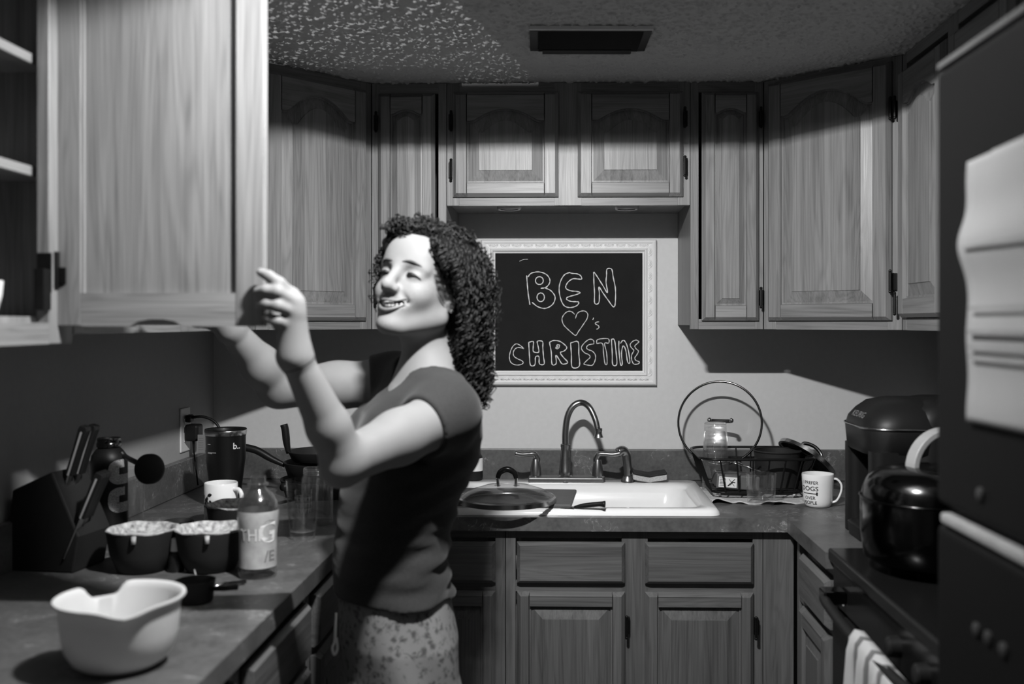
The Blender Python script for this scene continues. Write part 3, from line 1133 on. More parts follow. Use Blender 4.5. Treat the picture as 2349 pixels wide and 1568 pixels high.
# side sprayer
c = fp(1440, 740).x
t = thing('side_sprayer', 'brushed pull-out side sprayer right of the faucet', 'sprayer', (c, FY, zf))
MB().lathe([(.021, 0), (.021, .006), (.0155, .014), (.0145, .02)], 20, (c, FY, zf)).build('escutcheon', 'brushed_nickel', t, world=True, smooth=35)
sp = spline([(c, FY, zf + .014), (c, FY, zf + .04), fp(1438, 1055), fp(1436, 1040), fp(1428, 1033, FY - .006), fp(1418, 1037, FY - .012)], 6)
MB().tube(sp, [.0125, .0125, .0125, .0125, .0125, .0125] + [.013 + .002 * min(1, i / 18) for i in range(len(sp) - 6)], 14).build('spray_head', 'brushed_nickel', t, world=True, smooth=True)

# sponge: scouring side up, sagging in the middle
p0 = PY(1489, 1100, -.135)
t = thing('sponge', 'two-layer scouring sponge lying bent on the sink deck', 'sponge', (p0.x, -.135, zf))
def bent(z0, z1, mat, name):
    m = MB()
    n = 9
    vs, fs = [], []
    for i in range(n):
        x = -.052 + .104 * i / (n - 1)
        dz = .010 * abs(x / .052)
        for y, z in ((-.034, z0), (.034, z0), (.034, z1), (-.034, z1)):
            vs.append((x, y - .004 * math.sin(i), z + dz))
    for i in range(n - 1):
        for k in range(4):
            k2 = (k + 1) % 4
            fs.append((i * 4 + k, i * 4 + k2, (i + 1) * 4 + k2, (i + 1) * 4 + k))
    fs += [(3, 2, 1, 0), tuple((n - 1) * 4 + k for k in range(4))]
    m.add(vs, fs).build(name, mat, t, bevel=.003)
bent(.0, .016, 'sponge_light', 'foam_layer')
bent(.0162, .024, 'black_matte', 'scouring_layer')

# soap bottle behind the woman
p0 = PY(1087, 1100, -.12)
t = thing('soap_bottle', 'dark dish soap bottle with pale label beside the woman\'s back', 'bottle', (p0.x, -.12, zf))
MB().lathe([(.026, 0), (.028, .01), (.028, .07), (.02, .088), (.012, .094), (.012, .11)], 24, cap1=True).build('bottle_body', 'black_plastic', t, smooth=40)
lm = MB()
vs = [(.0285 * math.cos(a), .0285 * math.sin(a), z) for z in (.03, .07) for a in np.linspace(-PI * .55, .1, 9)]
lm.add(vs, [(i, i + 1, i + 10, i + 9) for i in range(8)]).build('label', 'white_paint', t)

# ------------------------------------------------------------------ cutting board, lid and knife over the sink
zb0 = zr + .001
c1 = PZ(1319, 1152, zr + .012)
t = thing('cutting_board', 'grey cutting board laid across the left half of the sink', 'cutting board', (c1.x - .20, SY0 + .16, zb0), (0, 0, math.radians(-4)))
MB().box(-.20, .20, -.135, .105, 0, .011).build('board', 'slate_board', t, bevel=.004, seg=3)
zb1 = zb0 + .011
lc = PZ(1163, 1140, zb1 + .012)
t = thing('pan_lid', 'glass pan lid with arched black handle lying on the cutting board', 'lid', (lc.x, lc.y, zb1 + .0005))
R = .131
MB().lathe([(R - .003, .0), (R + .001, .001), (R + .001, .013), (R - .004, .016), (R - .006, .013)], 48, cap0=False).build('rim_band', 'steel', t, smooth=40)
MB().lathe([(R - .004, .014), (R * .8, .028), (R * .5, .041), (R * .2, .047), (.0, .048)], 48, cap0=False).build('glass_dome', 'lid_glass', t, smooth=True)
def lid_handle(t, z, w=.038, h=.040):
    pts = [(-w * .62, 0, z - .004), (-w * .66, 0, z + h * .3), (-w * .5, 0, z + h * .78), (0, 0, z + h), (w * .5, 0, z + h * .78), (w * .66, 0, z + h * .3), (w * .62, 0, z - .004)]
    sp = spline(pts, 5)
    hd = MB().tube(sp[6:-6], [.0062 + .0022 * math.sin(PI * i / (len(sp) - 13)) for i in range(len(sp) - 12)], 10).build('handle', 'black_gloss', t, smooth=True)
    for s in (-1, 1):
        MB().tube([(s * w * .62, 0, z - .006), (s * w * .66, 0, z + h * .38)], .004, 8).lathe([(.009, -.001), (.009, .001), (.004, .002)], 12, (s * w * .66, 0, z - .003)).build('handle_post', 'steel', hd, smooth=40)
    return hd
lid_handle(t, .047)
k0, k1 = PZ(1318, 1163, zr + .004), PZ(1388, 1156, zr + .016)
t = thing('knife', 'black-handled knife sticking out over the sink from under the board', 'knife', tuple(k0))
KA = math.atan2(k1.y - k0.y, k1.x - k0.x)
m = MB().tube(spline([k0, k0.lerp(k1, .4) + Vector((0, 0, .002)), k0.lerp(k1, .8) + Vector((0, 0, .002)), k1], 4), [.004, .005, .0062, .0066, .0066, .0066, .0066, .0066, .0066, .007, .0075, .0085, .009], 10)
m.build('handle', 'black_plastic', t, world=True, smooth=True)
bl = k0 - (k1 - k0).normalized() * .10
m = MB()
dn = (k1 - k0).normalized()
sd = Vector((-dn.y, dn.x, 0))
m.add([k0 + sd * .010, k0 - sd * .010, bl - sd * .004 , bl + sd * .010, k0 + sd * .010 + Vector((0, 0, .0015)), k0 - sd * .010 + Vector((0, 0, .0015)), bl - sd * .004 + Vector((0, 0, .0012)), bl + sd * .010 + Vector((0, 0, .0012))],
      [(0, 1, 2, 3), (7, 6, 5, 4), (0, 4, 5, 1), (1, 5, 6, 2), (2, 6, 7, 3), (3, 7, 4, 0)]).build('blade', 'steel', t, world=True)

# ------------------------------------------------------------------ drying area right of the sink
def wavy_cloth():
    t = MB()
    nx, ny = 46, 18
    x0, x1, y0, y1 = .405, .715, -.44, -.15
    vs, fs = [], []
    for j in range(ny):
        for i in range(nx):
            u, v = i / (nx - 1), j / (ny - 1)
            x = x0 + (x1 - x0) * u + .004 * math.sin(j * 1.7)
            y = y0 + (y1 - y0) * v + (.012 * math.sin(u * 9) + .006 * math.sin(u * 31) if j < 3 else 0)
            e = max(0, 1 - v * 3.5)
            z = CT + .003 + e * (.010 * max(0, math.sin(u * 13 + .5)) + .004 * max(0, math.sin(u * 29 + v * 8)))
            vs.append((x, y, z))
    n0 = len(vs)
    vs += [(x, y, z - .0028) for x, y, z in vs]
    for j in range(ny - 1):
        for i in range(nx - 1):
            a = j * nx + i
            fs += [(a, a + 1, a + nx + 1, a + nx), (n0 + a, n0 + a + nx, n0 + a + nx + 1, n0 + a + 1)]
    bd = [i for i in range(nx)] + [j * nx + nx - 1 for j in range(1, ny)] + [(ny - 1) * nx + i for i in range(nx - 2, -1, -1)] + [j * nx for j in range(ny - 2, 0, -1)]
    for a, b in zip(bd, bd[1:] + bd[:1]):
        fs.append((a, n0 + a, n0 + b, b))
    t.add(vs, fs)
    return t
o = wavy_cloth().build('dish_towel', 'cloth_grey', smooth=True)
tag(o, 'crumpled pale towel spread under the wire dish rack', 'towel')

ZR0 = CT + .020
t = thing('dish_rack', 'black wire dish rack on the towel right of the sink', 'dish rack', (.56, -.24, CT + .006))
rk = dict(x0=.385, x1=.715, y0=-.385, y1=-.095)
top = rrect(rk['x0'], rk['x1'], rk['y0'], rk['y1'], .05, 1.030, 6)
bot = rrect(rk['x0'] + .035, rk['x1'] - .035, rk['y0'] + .02, rk['y1'] - .02, .04, ZR0, 6)
MB().tube(top, .0042, 8, closed=True).build('rim_wire', 'black_metal', t, world=True, smooth=True)
MB().tube(bot, .003, 6, closed=True).build('base_wire', 'black_metal', t, world=True, smooth=True)
m = MB()
for k in range(24):      # close wires of the two ends
    v = (k + .5) / 24
    for xt, xb in ((rk['x0'], rk['x0'] + .035), (rk['x1'], rk['x1'] - .035)):
        yt, yb = rk['y0'] + .02 + (rk['y1'] - rk['y0'] - .04) * v, rk['y0'] + .03 + (rk['y1'] - rk['y0'] - .06) * v
        m.tube([(xt, yt, 1.03), (xb, yb, ZR0)], .0016, 5)
tag(m.build('end_wires', 'black_metal', t, world=True), kind='stuff')
for k in range(6):
    v = (k + .7) / 6.2
    xt = rk['x0'] + .02 + (rk['x1'] - rk['x0'] - .04) * v
    xb = rk['x0'] + .045 + (rk['x1'] - rk['x0'] - .09) * v
    for yt, yb in ((rk['y0'], rk['y0'] + .02), (rk['y1'], rk['y1'] - .02)):
        MB().tube([(xt, yt, 1.03), (xb, yb, ZR0)], .0026, 6).build('side_wire', 'black_metal', t, world=True)
m = MB()
for k in range(9):
    y = rk['y0'] + .04 + k * .026
    m.tube([(rk['x0'] + .036, y, ZR0), (rk['x1'] - .036, y, ZR0)], .0018, 5)
tag(m.build('floor_wires', 'black_metal', t, world=True), kind='stuff')
for x, y in ((.44, -.34), (.66, -.34), (.44, -.14), (.66, -.14)):
    MB().tube([(x, y, ZR0), (x, y, CT + .0075)], .006, 8).build('foot', 'white_plastic', t, world=True)

# big glass lid standing in the rack
c = PY(1651, 969, -.145)
t = thing('pan_lid', 'large clear glass lid with steel rim standing upright in the dish rack', 'lid', tuple(c), (math.radians(79), 0, math.radians(-14)))
R = .128
MB().lathe([(R - .002, -.006), (R + .0015, -.005), (R + .0015, .005), (R - .003, .007), (R - .004, .004)], 56, cap0=False).build('rim_band', 'dark_chrome', t, smooth=40)
MB().tube([(R * math.cos(2 * PI * k / 56), R * math.sin(2 * PI * k / 56), .004) for k in range(56)], .0032, 8, closed=True).build('rim_bead', 'dark_chrome', t, smooth=True)
MB().lathe([(R - .003, .001), (R * .8, -.010), (R * .5, -.018), (R * .2, -.022), (.0, -.023)], 48, cap0=False).build('glass_dome', 'clear_glass', t, smooth=True)
for s in (-1, 1):
    MB().ball((s * .034, .01, .004 - .022), .0075, 10, 8).build('handle_bolt', 'steel', t, smooth=True)
pts = spline([(-.034, .01, -.024), (-.030, .01, -.045), (0, .01, -.052), (.030, .01, -.045), (.034, .01, -.024)], 5)
MB().tube(pts, .006, 8).build('handle', 'black_plastic', t, smooth=True)

# nested upturned glasses
for k in range(4):
    p = PY(1641, 740, -.212)
    zt = 1.118 - k * .026
    H = .125
    t = thing('drinking_glass', ['clear tumbler upside down, topmost of the nested stack in the rack', 'clear tumbler nested second from top in the rack stack', 'clear tumbler nested third from top in the rack stack', 'clear tumbler at the bottom of the nested rack stack'][k], 'glass',
              (p.x, -.212, zt - H), group='tumblers nested upside down')
    MB().lathe([(.0405, 0), (.0405, .003), (.0335 , H - .014), (.0325, H - .003), (.030, H), (0, H), ], 32, cap0=False).lathe([(.0390, 0), (.0320, H - .014), (.0, H - .012)], 32, cap0=False).build('glass_body', 'clear_glass', t, smooth=40)
    if k == 0:
        MB().lathe([(.0325, H - .004), (.0335, H - .002), (.031, H + .0005), (.028, H + .0005)], 32, cap0=False).build('foot_ring', 'lid_glass', t, smooth=True)

# black crock with the rest of the washing-up
p = PY(1783, 740, -.27)
t = thing('black_crock', 'tall matte black container standing in the dish rack', 'container', (p.x, -.27, ZR0 + .004))
MB().lathe([(.056, 0), (.060, .004), (.068, .105), (.066, .106), (.058, .008)], 28, cap0=True, cap1=True).build('crock_body', 'black_matte', t, smooth=40)
MB().lathe([(.069, .103), (.0715, .106), (.0690, .109), (.066, .107)], 28, cap0=False).build('crock_rim', 'black_matte', t, smooth=40)
# cutlery leaning behind the tray
for (pa, pb, lab) in (((1652, 1058), (1738, 1052), 'steel spoon lying across the rack, upper of two'), ((1690, 1062), (1745, 1080), 'steel spoon slanting down in the rack, lower of two')):
    a, b = PY(*pa, -.325), PY(*pb, -.345)
    t = thing('spoon', lab, 'spoon', tuple(a), group='cutlery in the rack')
    MB().tube([a, a.lerp(b, .6), b], [.0038, .003, .0028], 8).build('handle', 'steel', t, world=True, smooth=True)
    MB().ball((0, 0, 0), (.022, .012, .005), 12, 8).xf(Matrix.Translation(a) @ (b - a).to_track_quat('X', 'Z').to_matrix().to_4x4()).build('bowl', 'steel', t, world=True, smooth=True)
# grey tray with white care label
p0, p1 = PY(1643, 1122, -.350), PY(1742, 1092, -.350)
t = thing('cutlery_tray', 'grey plastic tray with white care sticker in the dish rack', 'tray', ((p0.x + p1.x) / 2, -.34, p0.z), (0, math.radians(4), 0))
wt = (p1.x - p0.x) / 2
MB().box(-wt, wt, -.010, .085, 0, .040).build('tray_body', 'grey_tray', t, bevel=.004)
lx0, lx1 = -wt + .006, -wt + .058
MB().box(lx0, lx1, -.0112, -.0101, .004, .034).build('sticker', 'white_paint', t, bevel=.0005)
m = MB()
for k in range(6):
    z = .030 - k * .0042
    m.box(lx0 + .002, lx0 + .018 + .003 * math.sin(k * 2.2), -.0116, -.01125, z - .0007, z + .0007)
m.tube([(lx0 + .026, -.0114, .009), (lx0 + .046, -.0114, .029)], .0010, 4).tube([(lx0 + .028, -.0114, .029), (lx0 + .045, -.0114, .009)], .0007, 4)
m.tube([(lx0 + .026, -.0114, .008), (lx0 + .034, -.0114, .013), (lx0 + .040, -.0114, .020), (lx0 + .047, -.0114, .019)], .0013, 4)
m.build('sticker_print', 'black_ink', t)

# frying pan lid leaning outside the rack
a, b = PY(1790, 1010, -.20), PY(1912, 1092, -.24)
mid = a.lerp(b, .5)
ax = (b - a).normalized()
nrm = Vector((ax.z, -.25, -ax.x)).normalized()
nrm = (nrm - ax * nrm.dot(ax)).normalized()
yx = nrm.cross(ax)
Mt = Matrix((ax, yx, nrm)).transposed()
t = thing('pan_lid', 'steel-rimmed lid leaning on the right end of the dish rack', 'lid', tuple(mid), Mt.to_euler())
R = (b - a).length / 2
MB().lathe([(R - .002, -.006), (R + .0015, -.005), (R + .0015, .006), (R - .004, .008)], 40, cap0=False).build('rim_band', 'steel', t, smooth=40)
MB().lathe([(R - .003, -.004), (R * .75, -.012), (R * .4, -.019), (0, -.022)], 40, cap0=False).build('lid_dome', 'black_gloss', t, smooth=True)
MB().tube(spline([(-.03, 0, -.018), (-.03, 0, -.035), (0, 0, -.044), (.03, 0, -.035), (.03, 0, -.018)], 5), .006, 8).build('handle', 'steel', t, smooth=True)

# short whisky glass
p = PZ(1746, 1156, CT)
t = thing('whisky_glass', 'short clear whisky glass standing in front of the dish rack', 'glass', (p.x, p.y, CT))
MB().lathe([(.0, .0005), (.0335, .0005), (.0375, .004), (.0385, .014), (.0425, .086), (.0412, .087), (.0372, .016), (.0, .011)], 36, cap0=False).build('glass_body', 'clear_glass', t, smooth=35)
MB().lathe([(.0, .0125), (.024, .0125), (.004, .032), (0, .033)], 4, cap0=False).build('cut_facet', 'lid_glass', t)

# printed mug
p = PZ(1876, 1160, CT)
t = thing('mug', 'white mug with black lettering about dogs beside the coffee maker', 'mug', (p.x, p.y, CT))
mr0, mr1, mh = .0365, .0440, .0905
def mug_prof(z):
    return mr0 + (mr1 - mr0) * min(1, max(0, (z / mh))) ** .6
MB().lathe([(.030, 0), (.034, .002), (.037, .008)] + [(mug_prof(z), z) for z in (.015, .03, .05, .07, .088)] + [(mr1 - .001, mh), (mr1 - .003, mh - .001), (mr1 - .0035, mh - .008), (.034, .012), (0, .008)], 40, cap0=True).build('mug_body', 'white_enamel', t, smooth=50)
ha = math.radians(-14)
hp = spline([(.036, 0, .078), (.052, 0, .076), (.0625, 0, .062), (.061, 0, .040), (.050, 0, .018), (.036, 0, .012)], 6)
hm = MB().tube([(0, 0, 0)] * 2, .001, 4)
hm = MB()
vs, fs = [], []
for i, q in enumerate(hp):
    tn = (hp[min(i + 1, len(hp) - 1)] - hp[max(i - 1, 0)]).normalized()
    nn = Vector((-tn.z, 0, tn.x))
    for (a, b) in ((-.0065, -.0028), (.0065, -.0028), (.0065, .0028), (-.0065, .0028)):
        vs.append(q + Vector((0, a, 0)) + nn * b)
for i in range(len(hp) - 1):
    for k in range(4):
        fs.append((i * 4 + k, i * 4 + (k + 1) % 4, (i + 1) * 4 + (k + 1) % 4, (i + 1) * 4 + k))
hm.add(vs, fs).xf(Matrix.Rotation(ha, 4, 'Z')).build('handle', 'white_enamel', t, bevel=.002, smooth=50)
def wrap_text(body, size, z, a_right, parent, name, mat, rfn, lift=.0004, sx=1.0, align='right', bold=.015):
    vs, fs = text_geo(body, size, bold)
    w = max(v[0] for v in vs)
    rr = rfn(z)
    out = []
    for x, y in vs:
        x2 = (x - w) if align == 'right' else x
        a = a_right + x2 * sx / rr
        r = rfn(z + y) + lift
        out.append((r * math.cos(a), r * math.sin(a), z + y))
    return MB().add(out, fs).build(name, mat, parent)
AR = math.radians(-102)
for body, size, z, dx in (('I PREFER', .0125, .0655, 0), ('DOGS', .0175, .0475, .0), ('OVER', .0125, .0235, -.008), ('PEOPLE', .0125, .0105, -.004)):
    wrap_text(body, size, z, AR + dx / mr1, t, 'lettering', 'black_ink', mug_prof, sx=1.0 if body != 'DOGS' else 1.1)
bm = MB()
vs = []
for z, x in ((.0385, -.05), (.0405, -.05), (.0405, -.004), (.0385, -.004)):
    vs.append((x, z))
seg = 10
for i in range(seg):
    xa_, xb_ = -.05 + .046 * i / seg, -.05 + .046 * (i + 1) / seg
    q = []
    for x, z in ((xa_, .0385), (xb_, .0385), (xb_, .0408), (xa_, .0408)):
        a = AR + x / mr1
        r = mug_prof(z) + .0005
        q.append((r * math.cos(a), r * math.sin(a), z))
    bm.add(q, [(0, 1, 2, 3)])
for x, z in ((-.004, .0418), (-.004, .0374)):
    q = []
    for k in range(10):
        xx, zz = x + .0028 * math.cos(2 * PI * k / 10), z + .0028 * math.sin(2 * PI * k / 10)
        a = AR + xx / mr1
        r = mug_prof(zz) + .0006
        q.append((r * math.cos(a), r * math.sin(a), zz))
    bm.add(q, [tuple(range(10))])
bm.build('bone_print', 'black_ink', t)

# ------------------------------------------------------------------ coffee maker
p0 = PZ(1922, 1206, CT)
KW, KD = .262, .30          # it faces the aisle: local x runs toward the camera, local y toward the right wall
t = thing('coffee_maker', 'black single-cup coffee maker in the right corner', 'coffee maker', (p0.x, p0.y, CT + .001), (0, 0, -PI / 2))
kb = []
for z, ins in ((0, .002), (.03, 0), (.26, .004), (.285, .006), (.312, .016), (.327, .035), (.333, .065)):
    kb.append(rrect(ins, KW - ins, .10 + ins, KD - ins, .045 if ins < .04 else .03, z))
loft(kb).build('body', 'black_plastic', t, smooth=50)
for xa_, xb_ in ((.007, .066), (KW - .066, KW - .007)):
    loft([rrect(xa_, xb_, .010, .125, .024, z) for z in (0, .02, .215)]).build('side_pillar', 'black_plastic', t, smooth=50)
kb = []
for z, ins in ((.205, .01), (.21, .004), (.262, 0), (.285, .006), (.305, .02), (.322, .045), (.330, .07)):
    kb.append(rrect(.002 + ins, KW - .002 - ins, ins, KD - .1, .07 if ins < .03 else .04, z))
loft([[(q[0], q[1], .205) for q in kb[0]]] + kb).build('brew_head', 'black_plastic', t, smooth=50)
kb = rrect(.001, KW - .001, -.001, KD - .1, .071, .266)
MB().tube(kb, .0026, 6, closed=True).build('trim_ring', 'steel', t, smooth=True)
kb = []
for z, ins in ((0, .003), (.03, 0), (.034, .006)):
    kb.append(rrect(.059 + ins, KW - .059 - ins, ins, .10, .03, z))
loft(kb).build('drip_tray', 'black_plastic', t, smooth=50)
vs, fs = text_geo('KEURIG', .022)
MB().add([(.095 + x * 1.25, .0062 + y * .60, .2865 + y * .82) for x, y in vs], fs).build('lettering', 'pale_grey', t)

# ------------------------------------------------------------------ range with towel and kettle
RX, RY0, RY1 = CFR + .012, -1.782, -1.022
t = thing('kitchen_range', 'black kitchen range on the right with dark oven door', 'range', ((RX + XR) / 2, (RY0 + RY1) / 2, 0))
MB().box(RX + .03, XR - .004, RY0, RY1, .0, .895).build('range_body', 'black_plastic', t, world=True)
MB().box(RX - .008, XR - .003, RY0 - .001, RY1 + .001, .896, .924).build('cooktop', 'black_gloss', t, world=True, bevel=.005)
MB().box(RX, RX + .028, RY0 + .006, RY1 - .006, .24, .80).build('oven_door', 'black_gloss', t, world=True, bevel=.004)
MB().box(RX + .002, RX + .028, RY0 + .006, RY1 - .006, .806, .893).build('control_panel', 'black_gloss', t, world=True, bevel=.003)
MB().box(RX + .002, RX + .028, RY0 + .006, RY1 - .006, .06, .232).build('storage_drawer', 'black_plastic', t, world=True, bevel=.004)
MB().box(XR - .06, XR - .003, RY0, RY1, .925, 1.10).build('back_guard', 'black_gloss', t, world=True, bevel=.006)
HX = RX - .045
hp = spline([(RX - .002, RY1 - .085, .841), (HX + .010, RY1 - .09, .841), (HX, RY1 - .14, .837), (HX - .004, -1.40, .831), (HX, RY0 + .14, .837), (HX + .010, RY0 + .09, .841), (RX - .002, RY0 + .085, .841)], 6)
MB().tube(hp, .011, 10).build('oven_handle', 'black_plastic', t, world=True, smooth=True)
hb = MB().box(RX - .046, RX + .001, RY1 - .118, RY1 - .070, .827, .857).build('handle_bracket', 'dark_chrome', t, world=True, bevel=.004)
for k, (x, y) in enumerate(((.75, -1.22), (1.0, -1.22), (.75, -1.58), (1.0, -1.58))):
    m = MB().tube([(x + .095 * math.cos(2 * PI * q / 24), y + .095 * math.sin(2 * PI * q / 24), .936) for q in range(24)], .005, 6, closed=True)
    m.tube([(x - .1, y, .936), (x + .1, y, .936)], .005, 6).tube([(x, y - .1, .936), (x, y + .1, .936)], .005, 6)
    for q in range(4):
        a = PI / 4 + q * PI / 2
        m.tube([(x + .095 * math.cos(a), y + .095 * math.sin(a), .936), (x + .095 * math.cos(a), y + .095 * math.sin(a), .925)], .004, 5)
    m.build('burner_grate', 'black_metal', t, world=True, smooth=40)
for k in range(4):
    y = RY1 - .16 - k * .14
    MB().lathe([(.019, 0), (.018, .018), (.014, .022), (0, .022)], 16).xf(Matrix.Translation((RX + .002, y, .848)) @ Matrix.Rotation(-PI / 2, 4, 'Y')).build('knob', 'black_plastic', t, world=True, smooth=40) if k > 1 else None

# towel over the handle
def towel():
    y0, y1 = PX(1948, 1457, HX - .015).y, -1.665
    nu, nv = 40, 30
    vs, fs = [], []
    for j in range(nv):
        v = j / (nv - 1)
        for i in range(nu):
            u = i / (nu - 1)
            y = y0 + (y1 - y0) * u
            s = (v - .46) * .62
            fold = .010 * math.sin(u * 19 + .6) * min(1, abs(s) * 7) + .004 * math.sin(u * 43)
            if s < -.03:
                x, z = HX - .0165 - abs(fold) , .837 + .03 + (s)
            elif s > .03:
                x, z = HX + .0165 + .3 * abs(fold), .837 + .03 - s
            else:
                a = (s / .03) * PI / 2
                x, z = HX + .0165 * math.sin(a), .837 + .0165 * math.cos(a)
            vs.append((x, y + .004 * math.sin(v * 9), z - .012 * u))
    for j in range(nv - 1):
        for i in range(nu - 1):
            a = j * nu + i
            fs.append((a, a + 1, a + nu + 1, a + nu))
    m = MB().add(vs, fs)
    o = m.build('hand_towel', 'striped_cotton', smooth=True)
    s = o.modifiers.new('solid', 'SOLIDIFY')
    s.thickness = .003
    return tag(o, 'striped hand towel hanging over the oven door handle', 'towel')
towel()

# kettle on the far burner
KC = Vector((.735, -1.22, .942))
t = thing('kettle', 'dark polished kettle with flat grey handle on the range', 'kettle', tuple(KC))
MB().lathe([(.118, 0), (.134, .010), (.140, .06), (.140, .12), (.134, .150), (.124, .168), (.105, .182), (.06, .190), (.02, .192), (0, .192)], 56).build('kettle_body', 'smoked_steel', t, smooth=True)
MB().tube([(.1405 * math.cos(2 * PI * k / 48), .1405 * math.sin(2 * PI * k / 48), .128) for k in range(48)], .0022, 6, closed=True).build('seam_ring', 'smoked_steel', t, smooth=True)
sp = spline([(.10, .05, .10), (.15, .075, .14), (.165, .085, .17)], 6)
MB().tube(sp, [.022 - .008 * i / len(sp) for i in range(len(sp))], 12).build('spout', 'smoked_steel', t, smooth=True)
arc = [(.030 + .070 * math.cos(a), .0, .185 + .070 * math.sin(a)) for a in np.linspace(.0, PI, 22)]
vs, fs = [], []
for x, y, z in arc:
    nv = Vector((x - .03, 0, z - .185)).normalized()
    for sx_, sr in ((-.017, 0), (.017, 0), (.017, .012), (-.017, .012)):
        vs.append((x + nv.x * sr, y + sx_, z + nv.z * sr))
for i in range(len(arc) - 1):
    for k in range(4):
        fs.append((i * 4 + k, i * 4 + (k + 1) % 4, (i + 1) * 4 + (k + 1) % 4, (i + 1) * 4 + k))
fs += [(3, 2, 1, 0), tuple((len(arc) - 1) * 4 + k for k in range(4))]
MB().add(vs, fs).xf(Matrix.Rotation(math.radians(12), 4, 'Z')).build('handle', 'steel_light', t, bevel=.002)

# ------------------------------------------------------------------ refrigerator
FX = .500
FYB = PX(2147, 740, FX).y
FYA = FYB - .80
FT = PX(2150, 165, FX).z
t = thing('refrigerator', 'black refrigerator along the right edge with pale strips for edge reflections', 'refrigerator', ((FX + XR) / 2, (FYA + FYB) / 2, 0))
MB().box(FX + .07, XR - .03, FYA, FYB, .01, FT - .008).build('cabinet_body', 'fridge_black', t, world=True, bevel=.004)
ZS = PX(2150, 1178, FX).z
fd = MB().box(FX, FX + .066, FYA, FYB, ZS + .014, FT).build('freezer_door', 'fridge_black', t, world=True, bevel=.010, seg=3)
rd = MB().box(FX, FX + .066, FYA, FYB, .06, ZS - .012).build('fresh_food_door', 'fridge_black', t, world=True, bevel=.010, seg=3)
MB().box(FX - .003, FX + .05, FYA + .005, FYB - .022, ZS - .008, ZS + .006).build('door_edge_glint', 'pale_grey', rd, world=True, bevel=.004, seg=3)  # pale strip standing in for the reflection on the door edge
MB().box(FX - .002, FX + .05, FYA + .005, FYB - .006, FT + .0005, FT + .010).build('top_edge_glint', 'dull_edge_glint', fd, world=True, bevel=.003)  # grey strip painting the reflection along the top edge
MB().box(FX + .07, XR - .06, FYA + .01, FYB - .01, 0, .01).build('base_foot', 'black_plastic', t, world=True)
# papers on the freezer door
def sheet(pts, dx, label, curl):
    """pts: pixel corners top-left, top-right(beyond frame), bottom"""
    (u0, v0), (u1, v1) = pts
    a, b = PX(u0, v0, FX), PX(u1, v1, FX)
    y1, zt, zb = a.y, a.z, b.z
    y0 = y1 - .235
    nu, nv = 10, 40
    vs, fs = [], []
    for j in range(nv):
        v = j / (nv - 1)
        z = zt + (zb - zt) * v
        for i in range(nu):
            u = i / (nu - 1)
            bow = curl * (math.exp(-((v - .31) / .10) ** 2)) * (1 - .5 * u)
            cr = .0015 * math.sin(v * 30)
            vs.append((FX - dx - bow - .0012 * (1 + math.sin(v * 21)), y1 + (y0 - y1) * u + .004 * math.exp(-((v - .31) / .10) ** 2) * (1 - u), z + .004 * u))
    for j in range(nv - 1):
        for i in range(nu - 1):
            q = j * nu + i
            fs.append((q, q + 1, q + nu + 1, q + nu))
    o = MB().add(vs, fs).build('paper_sheet', 'paper', smooth=True)
    s = o.modifiers.new('solid', 'SOLIDIFY')
    s.thickness = .0006
    tag(o, label, 'paper')
    return o, y1, zt, zb
o, py1, pzt, pzb = sheet(((2229, 372), (2236, 968)), .004, 'folded white letter stuck to the black freezer door', .010)
for v, th in ((.335, .004), (.565, .004), (.655, .006), (.71, .004), (.745, .004)):
    z = pzt + (pzb - pzt) * v
    mm = MB().box(FX - .0125 - (.006 if v < .4 else 0), FX - .0121 - (.006 if v < .4 else 0), py1 - .19, py1 - .018, z - th / 2, z + th / 2)
    mm.build('print_line', 'grey_ink', o)
o2, *_ = sheet(((2281, 345), (2290, 600)), .0015, 'second white sheet tucked behind the folded letter on the freezer', .0)
for (px, py, lab) in ((2252, 1133, 'small round magnet on the refrigerator just above the pale edge strip'), (2243, 1443, 'small round magnet low on the refrigerator, farthest of three'), (2270, 1462, 'small round magnet low on the refrigerator, middle of three'), (2305, 1490, 'small round magnet low on the refrigerator, nearest of three')):
    p = PX(px, py, FX)
    o = MB().lathe([(.0085, 0), (.0085, .003), (.006, .0045), (0, .005)], 16).xf(Matrix.Translation((FX - .0003, p.y, p.z)) @ Matrix.Rotation(-PI / 2, 4, 'Y')).build('fridge_magnet', 'magnet_grey', smooth=40)
    tag(o, lab, 'magnet', 'magnets on the refrigerator')

# ------------------------------------------------------------------ left wall: outlet, plugs and cord
oc = PX(422, 985, XL)
t = thing('wall_outlet', 'white double outlet plate on the left wall', 'outlet', (XL, oc.y, oc.z))
MB().box(0, .006, -.037, .037, -.066, .066).build('cover_plate', 'outlet_plastic', t, bevel=.003, seg=2)
for z in (-.022, .022):
    MB().box(.006, .009, -.016, .016, z - .014, z + .014).build('socket_face', 'white_plastic', t, bevel=.002)
MB().box(.006, .009, .019, .030, -.035, .045).build('switch_strip', 'white_plastic', t, bevel=.001)
t = thing('power_adapter', 'square black plug adapter in the left wall outlet', 'plug', (XL + .0095, oc.y - .001, oc.z - .003))
MB().box(0, .042, -.024, .024, -.030, .020).build('adapter_body', 'black_plastic', t, bevel=.008, seg=3)
a = Vector((.02, .0, -.030))
cordp = spline([a, a + Vector((.0, .002, -.03)), a + Vector((.004, .004, -.07)), a + Vector((.012, .004, -.135))], 6)
MB().tube(cordp, [.0045 - .002 * min(1, i / 6) for i in range(len(cordp))], 8).build('cord', 'black_plastic', t, smooth=True)
t = thing('power_plug', 'black angled plug with looping cord at the outlet top', 'plug', (XL + .0095, oc.y, oc.z + .033))
MB().box(0, .016, -.016, .016, -.010, .012).build('plug_body', 'black_plastic', t, bevel=.004)
